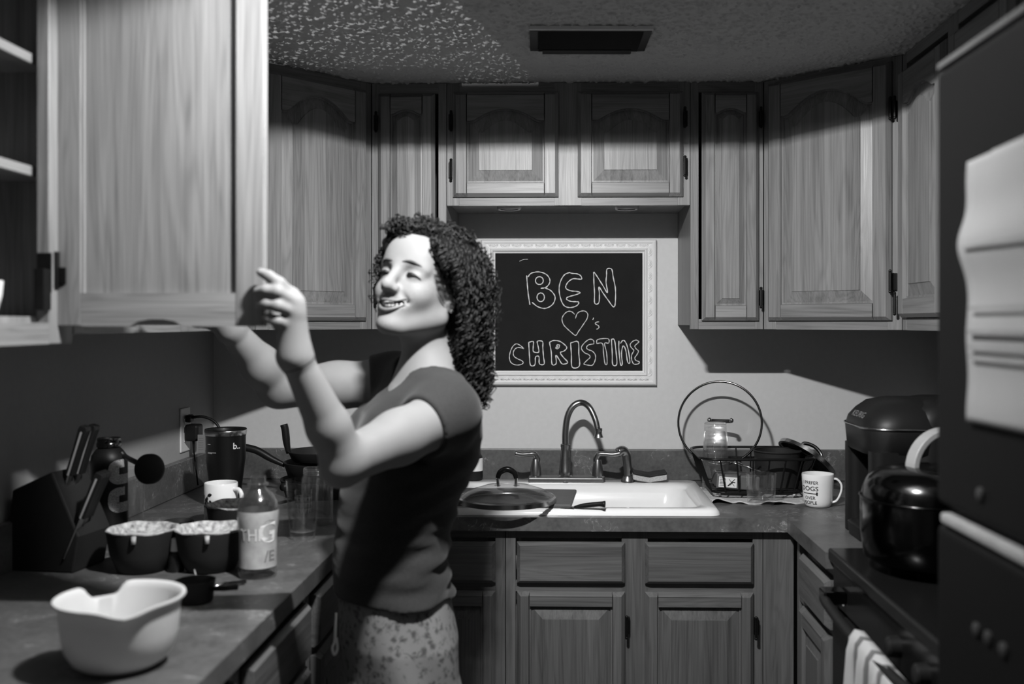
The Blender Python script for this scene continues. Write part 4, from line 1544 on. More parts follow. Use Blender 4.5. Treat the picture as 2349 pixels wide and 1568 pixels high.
cordp = spline([(.012, 0, .004), (.05, .0, .006), (.085, .0, -.010), (.105, .0, -.045), (.11, .004, -.10), (.108, .01, -.16), (.10, .02, -.155 - .02)], 6)
MB().tube(cordp, .0042, 8).build('cord', 'black_plastic', t, smooth=True)
pt = PY(462, 1015, -.30)
o = MB().box(pt.x - .011, pt.x + .011, -.3007, -.2995, pt.z - .030, pt.z + .024).xf(Matrix.Identity(4)).build('cord_tag', 'paper')
o.rotation_euler = (0, 0, 0)
tag(o, 'small printed paper tag hanging from the outlet cord', 'tag')
m = MB()
for k in range(6):
    z = pt.z - .020 + k * .0065
    m.box(pt.x - .008, pt.x + .006, -.3012, -.3008, z, z + .0016)
m.build('tag_print', 'grey_ink', o)

# ------------------------------------------------------------------ left worktop
def at_counter(px, d):
    p = PD(px, 740, d)
    return Vector((p.x, p.y, CT))

# mixing bowl
c = at_counter(276, 1.462)
t = thing('mixing_bowl', 'white plastic mixing bowl with pouring lip on the near left worktop', 'bowl', tuple(c))
camdir = math.atan2(CAM.y - c.y, CAM.x - c.x)
def bowlfn(p, a, r, z):
    d1 = math.atan2(math.sin(a - camdir - .06), math.cos(a - camdir - .06))
    d2 = math.atan2(math.sin(a - camdir - PI - .28), math.cos(a - camdir - PI - .28))
    s = max(0, z / .104)
    g = math.exp(-(d1 / .30) ** 2) * s ** 3
    n = (1 / (1 + math.exp((abs(d2) - .29) * 28))) * s ** 6
    k = 1 + .13 * g - .02 * n
    return (c.x * 0 + p[0] * k, p[1] * k, p[2] - .008 * g - .020 * n)
prof = [(.0, .001), (.048, .001), (.052, .003), (.066, .012), (.0765, .030), (.0815, .052), (.0840, .078), (.0852, .094), (.0900, .0985), (.0925, .1015), (.0915, .1045), (.0880, .1045), (.0850, .1015), (.0815, .094), (.0780, .055), (.073, .030), (.060, .014), (.045, .007), (.0, .006)]
MB().lathe(prof, 96, cap0=False, fn=bowlfn).build('bowl_body', 'white_plastic', t, smooth=60)

# small black pan with two handles behind the bowl
c = at_counter(448, 1.80)
t = thing('small_saucepan', 'tiny black butter pan behind the white mixing bowl', 'pan', tuple(c))
MB().lathe([(.026, 0), (.031, .003), (.035, .036), (.036, .040), (.033, .040), (.028, .008), (0, .006)], 28).build('pan_body', 'black_matte', t, smooth=40)
MB().tube([(.032, -.01, .026), (.06, -.02, .030), (.085, -.025, .034)], [.004, .005, .0055], 8).build('handle', 'black_plastic', t, smooth=True)
c = at_counter(520, 1.90)
t = thing('spoon', 'dark spoon lying by the sports drink bottle', 'spoon', tuple(c))
MB().tube([(-.035, -.05, .004), (.0, -.012, .010), (.03, .02, .006)], [.003, .0032, .004], 8).ball((-.045, -.062, .005), (.016, .012, .0045), 12, 8).build('spoon_body', 'dark_chrome', t, smooth=True)
c = at_counter(430, 1.84)
t = thing('garnish_sprig', 'small pale dried sprig lying beside the tiny black pan', 'sprig', tuple(c + Vector((0, .05, 0))))
MB().tube([(0, 0, .002), (-.002, 0, .02), (-.006, .0, .036)], [.002, .0018, .0012], 6).build('stem', 'sponge_light', t)
for dx, dy in ((.006, .0), (-.008, .004), (.012, .004), (.0, .008)):
    MB().ball((dx, dy, .006), (.006, .005, .004), 8, 6).build('petal', 'sponge_light', t, smooth=True)

# dark bowls with leftovers
def dark_bowl(px, d, R, H, label, seed, stub=True):
    c = at_counter(px, d)
    r_ = random.Random(seed)
    t = thing('food_bowl', label, 'bowl', tuple(c), group='dark bowls with leftovers')
    MB().lathe([(R * .62, 0), (R * .70, .003), (R * .90, H * .45), (R, H), (R - .004, H + .001), (R * .84, H * .45), (0, H * .40)], 40).build('bowl_body', 'black_matte', t, smooth=45)
    ph = [r_.random() * 6 for _ in range(5)]
    def fn(p, a, r, z):
        return (p[0], p[1], p[2] + .0012 * math.sin(3 * a + ph[0]) + .0010 * math.sin(7 * a + ph[1]) * (r / R))
    MB().lathe([(R - .006, H - .010), (R - .001, H + .001), (R + .002, H + .004), (R - .002, H + .0055), (R - .008, H + .001), (R * .8, H - .012), (R * .45, H - .020), (0, H - .022)], 56, cap0=False, fn=fn).build('leftovers', 'speckled_food', t, smooth=True)
    if stub:
        a = math.radians(-84 + seed * 4)
        MB().tube([((R + .002) * math.cos(a), (R + .002) * math.sin(a), H + .002), ((R + .003) * math.cos(a), (R + .003) * math.sin(a), H - .014)], .005, 8).build('drip', 'speckled_food', t, smooth=True)
    return t
dark_bowl(327, 2.03, .070, .082, 'dark bowl with speckled leftovers, left of the front pair', 1)
dark_bowl(484, 2.04, .071, .082, 'dark bowl with speckled leftovers, right of the front pair', 2)
dark_bowl(545, 2.32, .070, .080, 'dark bowl with speckled leftovers behind the drink bottle', 3, False)

# small bottle between the bowls
c = at_counter(403, 2.02)
t = thing('spice_bottle', 'slim dark bottle with pale cap between the two front bowls', 'bottle', tuple(c))
MB().lathe([(.016, 0), (.017, .004), (.014, .03), (.010, .042)], 18, cap1=True).build('bottle_body', 'tumbler_steel', t, smooth=40)
MB().lathe([(.0105, .042), (.0085, .068), (.0, .069)], 18).build('cap', 'outlet_plastic', t, smooth=40)

# sports drink bottle
c = at_counter(592, 1.985)
t = thing('drink_bottle', 'open clear sports drink bottle with letter G label on the left worktop', 'bottle', tuple(c))
prof = [(.030, 0), (.037, .003), (.0385, .010), (.0365, .018), (.0365, .060), (.0365, .085), (.0390, .105), (.0405, .122), (.0400, .136), (.0370, .150), (.0290, .164), (.0190, .173), (.0160, .176), (.0160, .182), (.0205, .183), (.0205, .186), (.0150, .188), (.0150, .200), (.0135, .200), (.0135, .180), (.016, .174), (.036, .15), (.0385, .12), (.035, .08), (.035, .02), (.0, .006)]
MB().lathe(prof, 40).build('bottle_body', 'bottle_plastic', t, smooth=45)
def bp(z):
    zs = [.018, .060, .085, .105, .122, .136]
    rs = [.0369, .0369, .0369, .0394, .0409, .0404]
    return float(np.interp(z, zs, rs))
vs, fs = [], []
n = 40
zz = (.022, .040, .060, .085, .105, .120, .134)
for z in zz:
    for k in range(n):
        a = 2 * PI * k / n
        r = bp(z) + .0002
        vs.append((r * math.cos(a), r * math.sin(a), z))
for i in range(len(zz) - 1):
    for k in range(n):
        fs.append((i * n + k, i * n + (k + 1) % n, (i + 1) * n + (k + 1) % n, (i + 1) * n + k))
MB().add(vs, fs).build('label', 'frosted_label', t, smooth=True)
fa = math.atan2(CAM.y - c.y, CAM.x - c.x)
wrap_text('G', .060, .075, fa + .95, t, 'lettering', 'white_ink', bp, lift=.0010, sx=.85, bold=.02)
wrap_text('THI', .034, .078, fa + .12, t, 'lettering', 'white_ink', bp, lift=.0010, sx=.8)
wrap_text('/E', .030, .036, fa + .95, t, 'lettering', 'grey_ink', bp, lift=.0010, sx=1.0)

# pint glass with a small printed glass inside, jar behind
c = at_counter(694, 2.335)
t = thing('pint_glass', 'tall clear pint glass near the worktop corner edge', 'glass', tuple(c))
MB().lathe([(0, .0005), (.026, .0005), (.0285, .004), (.0300, .016), (.0395, .138), (.0383, .1385), (.0287, .018), (0, .014)], 36, cap0=False).build('glass_body', 'clear_glass', t, smooth=35)
t = thing('printed_glass', 'small stemmed glass with white triangle print inside the pint glass', 'glass', tuple(c + Vector((.002, 0, .0145))))
MB().lathe([(0, .0005), (.016, .0005), (.0165, .003), (.004, .008), (.004, .022), (.012, .030), (.0185, .055), (.0205, .100), (.0197, .1003), (.0175, .056), (.010, .032), (0, .028)], 28, cap0=False).build('glass_body', 'clear_glass', t, smooth=35)
m = MB()
for row in range(3):
    for k in range(12):
        a = 2 * PI * k / 12
        z1_, z0_ = .085 - row * .0135, .085 - row * .0135 - .0125
        r1, r0 = float(np.interp(z1_, [.03, .055, .1], [.012, .0185, .0205])) + .0005, float(np.interp(z0_, [.03, .055, .1], [.012, .0185, .0205])) + .0005
        m.add([(r1 * math.cos(a - .24), r1 * math.sin(a - .24), z1_), (r1 * math.cos(a), r1 * math.sin(a), z1_), (r1 * math.cos(a + .24), r1 * math.sin(a + .24), z1_), (r0 * math.cos(a), r0 * math.sin(a), z0_)], [(0, 3, 1), (1, 3, 2)])
m.build('triangle_print', 'white_ink', t)
c = at_counter(728, 2.50)
t = thing('glass_jar', 'clear glass jar behind the pint glass', 'jar', tuple(c))
MB().lathe([(0, .0005), (.036, .0005), (.039, .006), (.039, .115), (.034, .126), (.034, .142), (.0325, .142), (.0325, .126), (.037, .114), (.036, .008), (0, .006)], 32, cap0=False).build('glass_body', 'clear_glass', t, smooth=35)
m = MB()
for k in range(3):
    m.tube([(.0345 * math.cos(2 * PI * q / 28), .0345 * math.sin(2 * PI * q / 28), .129 + k * .0045) for q in range(28)], .0012, 5, closed=True)
m.build('thread_ring', 'clear_glass', t, smooth=True)

# white mug behind the third bowl
c = at_counter(507, 2.47)
t = thing('mug', 'white mug with black plant print behind the third bowl', 'mug', tuple(c))
MB().lathe([(.034, 0), (.038, .003), (.0405, .02), (.0405, .108), (.0395, .1095), (.0375, .108), (.037, .02), (0, .012)], 36).build('mug_body', 'white_enamel', t, smooth=45)
MB().tube(spline([(.039, 0, .095), (.055, 0, .094), (.063, 0, .080), (.058, 0, .060), (.039, 0, .052)], 6), .0055, 10).xf(Matrix.Rotation(-.35, 4, 'Z')).build('handle', 'white_enamel', t, smooth=True)
rr_ = random.Random(3)
m = MB()
for k in range(26):
    a0, z0_ = math.radians(-118) + rr_.uniform(-.45, .25), .070 + rr_.uniform(-.018, .016)
    q = []
    for s in range(6):
        aa = 2 * PI * s / 6
        a_, z_ = a0 + .10 * math.cos(aa) * rr_.uniform(.4, 1.4), z0_ + .004 * math.sin(aa) * rr_.uniform(.5, 1.6)
        q.append((.0410 * math.cos(a_), .0410 * math.sin(a_), z_))
    m.add(q, [tuple(range(6))])
m.build('plant_print', 'black_ink', t)

# dark steel cup in the far left corner
c = at_counter(518, 2.72)
t = thing('steel_cup', 'tall dark steel cup with bright rim in the far left corner', 'cup', tuple(c))
MB().lathe([(.038, 0), (.041, .006), (.043, .06), (.0525, .135), (.0535, .196), (.0545, .200), (.0560, .214), (.0545, .216), (.0515, .200), (.050, .14), (.040, .05), (0, .01)], 40).build('cup_body', 'tumbler_steel', t, smooth=45)
MB().lathe([(.0552, .201), (.0566, .213), (.0552, .2172), (.0530, .213)], 40, cap0=False).build('rim_band', 'steel', t, smooth=True)
vs, fs = text_geo('b.', .020)
fa = math.atan2(CAM.y - c.y, CAM.x - c.x)
wrap_text('b..', .024, .166, fa + .75, t, 'lettering', 'white_ink', lambda z: float(np.interp(z, [.135, .196], [.0525, .0535])), lift=.001)
m = MB()
for z, wd_ in ((.178, .012), (.156, .030), (.1535, .018), (.050, .026), (.046, .022), (.042, .012), (.036, .010)):
    rz = float(np.interp(z, [.006, .06, .135, .196], [.041, .043, .0525, .0535])) + .0008
    a0 = fa - 1.05
    k = max(2, int(wd_ / .005))
    q = [(rz * math.cos(a0 + wd_ / rz * i / k), rz * math.sin(a0 + wd_ / rz * i / k), z + dz) for dz in (0, .0013) for i in range(k + 1)]
    m.add(q, [(i, i + 1, i + k + 2, i + k + 1) for i in range(k)])
m.build('small_print', 'white_ink', t)

# pots and pans in the left corner behind her arms
def pot(px, d, R, H, label, hang, hl, z0=CT, lift=.06):
    c = at_counter(px, d)
    c.z = z0
    t = thing('frying_pan', label, 'pan', tuple(c), group='black pans in the left corner')
    MB().lathe([(R * .82, 0), (R * .88, .004), (R, H), (R - .003, H + .001), (R * .85, .008), (0, .006)], 44).build('pan_body', 'black_matte', t, smooth=45)
    a = hang
    sp = spline([((R - .002) * math.cos(a), (R - .002) * math.sin(a), H * .75), ((R + hl * .3) * math.cos(a), (R + hl * .3) * math.sin(a), H * .75 + lift * .35), ((R + hl * .65) * math.cos(a), (R + hl * .65) * math.sin(a), H * .75 + lift * .8), ((R + hl) * math.cos(a), (R + hl) * math.sin(a), H * .75 + lift)], 6)
    MB().tube(sp, [.007 + .004 * min(1, i / 8) for i in range(len(sp))], 10).build('handle', 'black_plastic', t, smooth=True)
    return t
pot(742, 2.93, .125, .050, 'black frying pan at the bottom of the corner stack', math.radians(255), .10, lift=.02)
pot(742, 2.93, .115, .048, 'black pan in the middle of the corner stack, handle toward the steel cup', math.radians(183), .125, z0=CT + .0515, lift=.055)
pot(740, 2.93, .100, .030, 'black pan on top of the corner stack with upright handle', math.radians(188), .012, z0=CT + .101, lift=.085)

# black sports bottle with hinged ball cap
c = at_counter(250, 2.30)
t = thing('water_bottle', 'black water bottle with circuit-patterned letters and a swung-open round cap', 'bottle', tuple(c))
MB().lathe([(.038, 0), (.041, .004), (.041, .185), (.038, .200), (.028, .214), (.024, .217), (.024, .238), (.022, .240), (.020, .22), (0, .2)], 36).build('bottle_body', 'black_plastic', t, smooth=45)
MB().lathe([(.0255, .218), (.0275, .220), (.0275, .228), (.0255, .231), (.0262, .236), (.0250, .240)], 32, cap0=False).build('neck_ring', 'dark_chrome', t, smooth=40)
fa = math.atan2(CAM.y - c.y, CAM.x - c.x)
capd = PD(343, 1075, 2.22) - c
sp = spline([(.030, -.004, .205), (.045, -.010, .196), tuple(capd.lerp(Vector((.045, -.010, .196)), .45)), tuple(capd)], 6)
MB().tube(sp, [.009 - .003 * min(1, i / 6) for i in range(len(sp))], 10).build('cap_strap', 'black_plastic', t, smooth=True)
MB().lathe([(.0, -.010), (.030, -.010), (.034, -.006), (.034, .006), (.030, .010), (0, .012)], 32).xf(Matrix.Translation(capd) @ Vector((-.15, -1, .1)).to_track_quat('Z', 'Y').to_matrix().to_4x4()).build('cap', 'black_matte', t, smooth=45)
m = MB()
for z0_, z1_ in ((.135, .192), (.070, .128)):
    def cell(a0, a1, za, zb_, round_left=False):
        n_ = 8
        for i in range(n_):
            u0, u1 = i / n_, (i + 1) / n_
            q = []
            for u, top in ((u0, 0), (u1, 0), (u1, 1), (u0, 1)):
                zz0, zz1 = za, zb_
                if round_left:
                    s_ = math.sqrt(max(0, 1 - (1 - u) ** 2)) if u < 1 else 1
                    mid_ = (za + zb_) / 2
                    zz0, zz1 = mid_ - (mid_ - za) * (.25 + .75 * s_), mid_ + (zb_ - mid_) * (.25 + .75 * s_)
                a = fa + a0 + (a1 - a0) * u
                q.append((.0415 * math.cos(a), .0415 * math.sin(a), zz1 if top else zz0))
            m.add(q, [(0, 1, 2, 3)])
    zm = (z0_ + z1_) / 2
    cell(-.05, .55, z0_, z1_, True)
    cell(.55, .95, zm + .010, z1_)
    cell(.55, 1.35, z0_, zm - .006)
m.build('letter_print', 'circuit_print', t)
c = at_counter(303, 2.44)
t = thing('plastic_cup', 'clear cup behind the black water bottle', 'cup', tuple(c))
MB().lathe([(0, .0005), (.024, .0005), (.026, .005), (.0325, .150), (.0315, .150), (.025, .008), (0, .005)], 28, cap0=False).build('cup_body', 'clear_glass', t, smooth=35)
# thin steel lid lying at the back
c = at_counter(408, 2.42)
t = thing('jar_lid', 'flat dark lid lying on the worktop behind the left bowl', 'lid', tuple(c))
MB().lathe([(.036, 0), (.038, .003), (.038, .020), (.034, .024), (0, .0245)], 28).build('lid_body', 'black_gloss', t, smooth=40)

# knife block
t = thing('knife_block', 'black knife block leaning against the left wall', 'knife block', tuple(at_counter(130, 2.06)))
KM = Matrix.Rotation(math.radians(-8), 4, 'Z')
blk = MB().prism([(-.075, .0), (.075, .0), (.088, .075), (.028, .205), (-.062, .165)], -.055, .055)
blk.xf(KM)
blk.build('block_body', 'black_matte', t, bevel=.004)
t0 = WORLD[t.name].translation.copy()
for (pa, pb, d, lab) in (((162, 1088), (194, 985), 2.03, 'upper left of the four knife handles in the block'), ((183, 1084), (214, 982), 2.06, 'upper right of the four knife handles in the block'),
                         ((190, 1186), (229, 1092), 2.00, 'lower left of the four knife handles in the block'), ((201, 1182), (240, 1088), 2.03, 'lower right of the four knife handles in the block')):
    a, b = PD(*pa, d), PD(*pb, d)
    k = thing('knife', lab, 'knife', tuple(a), group='knives in the block')
    ax = (b - a).normalized()
    sd = Vector((ax.z, 0, -ax.x))
    m = MB()
    e = b + ax * .008
    vs = []
    for q, wd_ in ((a, .008), (a.lerp(b, .5), .0075), (b, .0095), (e, .007)):
        for s1, s2 in ((-1, -1), (1, -1), (1, 1), (-1, 1)):
            vs.append(q + sd * (s1 * wd_) + Vector((0, s2 * .011, 0)))
    fs = [(3, 2, 1, 0), (12, 13, 14, 15)]
    for i in range(3):
        for q in range(4):
            fs.append((i * 4 + q, i * 4 + (q + 1) % 4, (i + 1) * 4 + (q + 1) % 4, (i + 1) * 4 + q))
    m.add(vs, fs).build('handle', 'black_plastic', k, world=True, bevel=.002)
    m = MB()
    vs = []
    for q in (a, b - ax * .004):
        for s1, s2 in ((-1, -1), (1, -1), (1, 1), (-1, 1)):
            vs.append(q + sd * (s1 * .0017) + Vector((0, -.0113 + s2 * .0012, 0)))
    fs = [(3, 2, 1, 0), (4, 5, 6, 7)] + [(q, (q + 1) % 4, 4 + (q + 1) % 4, 4 + q) for q in range(4)]
    m.add(vs, fs).build('tang', 'steel_light', k, world=True)
    m = MB()
    vs = []
    for q in (a + ax * .001, a - ax * .09):
        for s1, s2 in ((-1, -1), (1, -1), (1, 1), (-1, 1)):
            vs.append(q + sd * (s1 * .0012) + Vector((0, s2 * .009, 0)))
    m.add(vs, fs).build('blade', 'steel', k, world=True)

# white cup inside the near cabinet
pcup = PD(-12, 700, 1.45)
t = thing('stacked_cup', 'white cup at the left edge inside the near open cabinet', 'cup', (pcup.x - .03, pcup.y, NB + .0465))
MB().lathe([(.026, 0), (.030, .003), (.036, .028), (.038, .050), (.036, .050), (.030, .01), (0, .008)], 28).build('cup_body', 'white_enamel', t, smooth=45)
# ------------------------------------------------------------------ the woman: signed-distance sculpting meshed with surface nets
class Field:
    def __init__(s, lo, hi, h):
        s.lo, s.h = np.array(lo, float), h
        s.n = np.ceil((np.array(hi, float) - s.lo) / h).astype(int) + 1
        s.d = np.full(tuple(s.n), .06, np.float32)
        s.ax = [(s.lo[i] + h * np.arange(s.n[i])).astype(np.float32) for i in range(3)]

    def sl(s, lo, hi):
        out = []
        for i in range(3):
            a = int(max(0, math.floor((lo[i] - s.lo[i]) / s.h)))
            b = int(min(s.n[i], math.ceil((hi[i] - s.lo[i]) / s.h) + 1))
            out.append(slice(a, max(a, b)))
        return tuple(out)

    def grid(s, sl):
        return (s.ax[0][sl[0]][:, None, None], s.ax[1][sl[1]][None, :, None], s.ax[2][sl[2]][None, None, :])

    def op(s, fn, lo, hi, k, mode='u'):
        m = k + .045
        sl = s.sl([v - m for v in lo], [v + m for v in hi])
        if any(q.stop <= q.start for q in sl):
            return
        b = fn(*s.grid(sl)).astype(np.float32)
        a = s.d[sl]
        if mode == 'u':
            h = np.maximum(k - np.abs(a - b), 0) / k
            s.d[sl] = np.minimum(a, b) - h * h * k * .25
        elif mode == 's':
            b = -b
            h = np.maximum(k - np.abs(a - b), 0) / k
            s.d[sl] = np.maximum(a, b) + h * h * k * .25

    def cap(s, a, b, ra, rb=None, k=.02, mode='u'):
        rb = ra if rb is None else rb
        a, b = np.array(a, float), np.array(b, float)
        ba = b - a
        L = float(ba @ ba) + 1e-12

        def fn(X, Y, Z):
            px, py, pz = X - a[0], Y - a[1], Z - a[2]
            t = np.clip((px * ba[0] + py * ba[1] + pz * ba[2]) / L, 0, 1)
            return np.sqrt((px - ba[0] * t) ** 2 + (py - ba[1] * t) ** 2 + (pz - ba[2] * t) ** 2) - (ra + (rb - ra) * t)
        r = max(ra, rb)
        s.op(fn, np.minimum(a, b) - r, np.maximum(a, b) + r, k, mode)

    def ell(s, c, r, axes=None, k=.02, mode='u'):
        c, r = np.array(c, float), np.array(r, float)
        A = np.eye(3) if axes is None else np.array(axes, float)

        def fn(X, Y, Z):
            px, py, pz = X - c[0], Y - c[1], Z - c[2]
            q = [(px * A[i][0] + py * A[i][1] + pz * A[i][2]) for i in range(3)]
            k0 = np.sqrt(sum((q[i] / r[i]) ** 2 for i in range(3)))
            k1 = np.sqrt(sum((q[i] / r[i] ** 2) ** 2 for i in range(3))) + 1e-9
            return k0 * (k0 - 1) / k1
        e = np.sqrt(((A * r[:, None]) ** 2).sum(0))
        s.op(fn, c - e, c + e, k, mode)

    def loft(s, rows, fdir, ldir, k=.02, mode='u', warp=None):
        """rows: (z, cx, cy, a_front, a_side) from the top down"""
        R = np.array(sorted(rows), float)

        def fn(X, Y, Z):
            z = np.clip(Z, R[0, 0], R[-1, 0])
            cx, cy, a, b = (np.interp(z.ravel(), R[:, 0], R[:, i]).reshape(z.shape) for i in (1, 2, 3, 4))
            px, py, pz = X - cx, Y - cy, Z - z
            f = px * fdir[0] + py * fdir[1]
            l = px * ldir[0] + py * ldir[1]
            m = np.minimum(a, b)
            q = np.sqrt((f / a) ** 2 + (l / b) ** 2)
            d = (q - 1) * m
            d = np.where(pz == 0, d, np.sqrt(np.maximum(d, 0) ** 2 + pz ** 2) + np.minimum(d, 0) * 0)
            if warp is not None:
                d = d + warp(X, Y, Z)
            return d
        e = max(R[:, 3].max(), R[:, 4].max())
        lo = [R[:, 1].min() - e, R[:, 2].min() - e, R[0, 0]]
        hi = [R[:, 1].max() + e, R[:, 2].max() + e, R[-1, 0]]
        s.op(fn, lo, hi, k, mode)


def surface_nets(F):
    d = F.d
    ins = d < 0
    cnt = np.zeros(tuple(np.array(d.shape) - 1), np.uint8)
    sh = [(i, j, k) for i in (0, 1) for j in (0, 1) for k in (0, 1)]
    nx, ny, nz = d.shape
    sub = lambda A, o: A[o[0]:nx - 1 + o[0], o[1]:ny - 1 + o[1], o[2]:nz - 1 + o[2]]
    for o in sh:
        cnt += sub(ins, o)
    act = (cnt > 0) & (cnt < 8)
    idx = np.argwhere(act)
    num = np.full(act.shape, -1, np.int32)
    num[act] = np.arange(len(idx))
    acc = np.zeros((len(idx), 3))
    c = np.zeros(len(idx))
    I, J, K = idx.T
    for o in sh:
        for a in range(3):
            if o[a]:
                continue
            o2 = list(o)
            o2[a] = 1
            v0 = d[I + o[0], J + o[1], K + o[2]].astype(float)
            v1 = d[I + o2[0], J + o2[1], K + o2[2]].astype(float)
            x = (v0 < 0) != (v1 < 0)
            t = np.where(x, v0 / np.where(x, v0 - v1, 1), 0)
            p = np.zeros((len(idx), 3))
            p[:] = o
            p[:, a] = t
            acc += p * x[:, None]
            c += x
    V = F.lo + F.h * (idx + acc / c[:, None])
    Q = []
    for a in range(3):
        b, e = (a + 1) % 3, (a + 2) % 3
        s0 = [slice(1, -1)] * 3
        s0[a] = slice(0, d.shape[a] - 1)
        s1 = list(s0)
        s1[a] = slice(1, d.shape[a])
        A, B = ins[tuple(s0)], ins[tuple(s1)]
        e_idx = np.argwhere(A != B)
        if not len(e_idx):
            continue
        flip = A[tuple(e_idx.T)]
        g = e_idx.copy()
        g[:, b] += 1
        g[:, e] += 1
        q = []
        for db, de in ((-1, -1), (0, -1), (0, 0), (-1, 0)):
            h = g.copy()
            h[:, b] += db
            h[:, e] += de
            q.append(num[tuple(h.T)])
        q = np.stack(q, 1)
        q[~flip] = q[~flip][:, ::-1]
        Q.append(q)
    return V, np.concatenate(Q)


def relax(V, Q, it=2, lam=.5):
    E = np.concatenate([Q[:, [0, 1]], Q[:, [1, 2]], Q[:, [2, 3]], Q[:, [3, 0]]])
    for _ in range(it):
        S_ = np.zeros_like(V)
        n = np.zeros(len(V))
        for i in range(3):
            S_[:, i] = np.bincount(E[:, 0], V[E[:, 1], i], len(V)) + np.bincount(E[:, 1], V[E[:, 0], i], len(V))
        n = np.bincount(E[:, 0], minlength=len(V)) + np.bincount(E[:, 1], minlength=len(V))
        V = V + lam * (S_ / np.maximum(n, 1)[:, None] - V)
    return V


def field_mesh(F, name, mat, parent, it=2):
    V, Q = surface_nets(F)
    V = relax(V, Q, it)
    me = bpy.data.meshes.new(name)
    me.vertices.add(len(V))
    me.vertices.foreach_set('co', V.astype(np.float32).ravel())
    me.loops.add(Q.size)
    me.loops.foreach_set('vertex_index', Q.astype(np.int32).ravel())
    me.polygons.add(len(Q))
    me.polygons.foreach_set('loop_start', np.arange(0, Q.size, 4, dtype=np.int32))
    me.polygons.foreach_set('use_smooth', np.ones(len(Q), bool))
    me.update(calc_edges=True)
    me.validate()
    return link_mesh(name, me, mat, parent, world=True), V


# torso frame: she faces the left wall, turned a little to the camera
TA = math.radians(24)
ft = np.array([-math.cos(TA), -math.sin(TA)])
lt = np.array([math.sin(TA), -math.cos(TA)])
DT = 2.00
YT = CAM.y + DT
SCL = FPX / DT
def PT(px, py, l=0.0):
    """point at torso depth, shifted l to her left"""
    p = np.array(PD(px, py, DT))
    return p + np.array([lt[0] * l, lt[1] * l, 0]) * 1.0
rows0 = [(865, 988, 66, .11), (900, 974, 108, .150), (940, 966, 134, .160), (1000, 957, 146, .152), (1060, 946, 146, .146), (1130, 920, 134, .138), (1200, 904, 128, .134),
         (1280, 895, 130, .148), (1350, 903, 135, .160), (1450, 914, 146, .170), (1530, 918, 142, .168)]
def torso_rows(off, r0=0, r1=99):
    out = []
    for (py, cxp, hw, b) in rows0[r0:r1]:
        p = PD(cxp, py, DT)
        half = hw / SCL
        a = math.sqrt(max((half ** 2 - (b * math.sin(TA)) ** 2), .0009)) / math.cos(TA)
        out.append((p.z, p.x, p.y, a + off, b + off))
    return out


# head frame
HY, HP, HR = math.radians(64), math.radians(15), math.radians(-6)
hf = Vector((-math.cos(HY) * math.cos(HP), -math.sin(HY) * math.cos(HP), math.sin(HP)))
hl0 = Vector((0, 0, 1)).cross(hf).normalized()
hu0 = hf.cross(hl0)
hl = hl0 * math.cos(HR) + hu0 * math.sin(HR)
hu = hf.cross(hl)
HC = PD(969, 655, 1.985)
def H(f, l, u):
    return HC + hf * f + hl * l + hu * u
HA = [tuple(hf), tuple(hl), tuple(hu)]

# limbs (pixel, pixel, distance from the camera)
shL = PD(1026, 952, 1.87)
elL = PD(792, 1058, 1.70)
wrL = PD(676, 815, 1.615)
shR = PD(905, 878, 2.12)
elR = PD(640, 888, 2.07)
wrR = PD(528, 752, 1.94)
handR_c = PD(495, 705, 1.91)


def hand(F, wrist, mcps, fingers, thumb, rw, k=.008):
    c = wrist
    for m in mcps:
        F.cap(wrist, m, rw, .0105, k=.016)
    for i in range(3):
        F.cap(mcps[i], mcps[i + 1], .0105, .0100, k=.012)
    rads = (.0100, .0102, .0098, .0086)
    for m, ch, r in zip(mcps, fingers, rads):
        pts = [m] + ch
        for i in range(len(pts) - 1):
            F.cap(pts[i], pts[i + 1], r * (1.08 - .10 * i), r * (1.0 - .13 * i), k=.005)
    for i in range(len(thumb) - 1):
        F.cap(thumb[i], thumb[i + 1], .0135 - .002 * i, .0115 - .002 * i, k=.010)


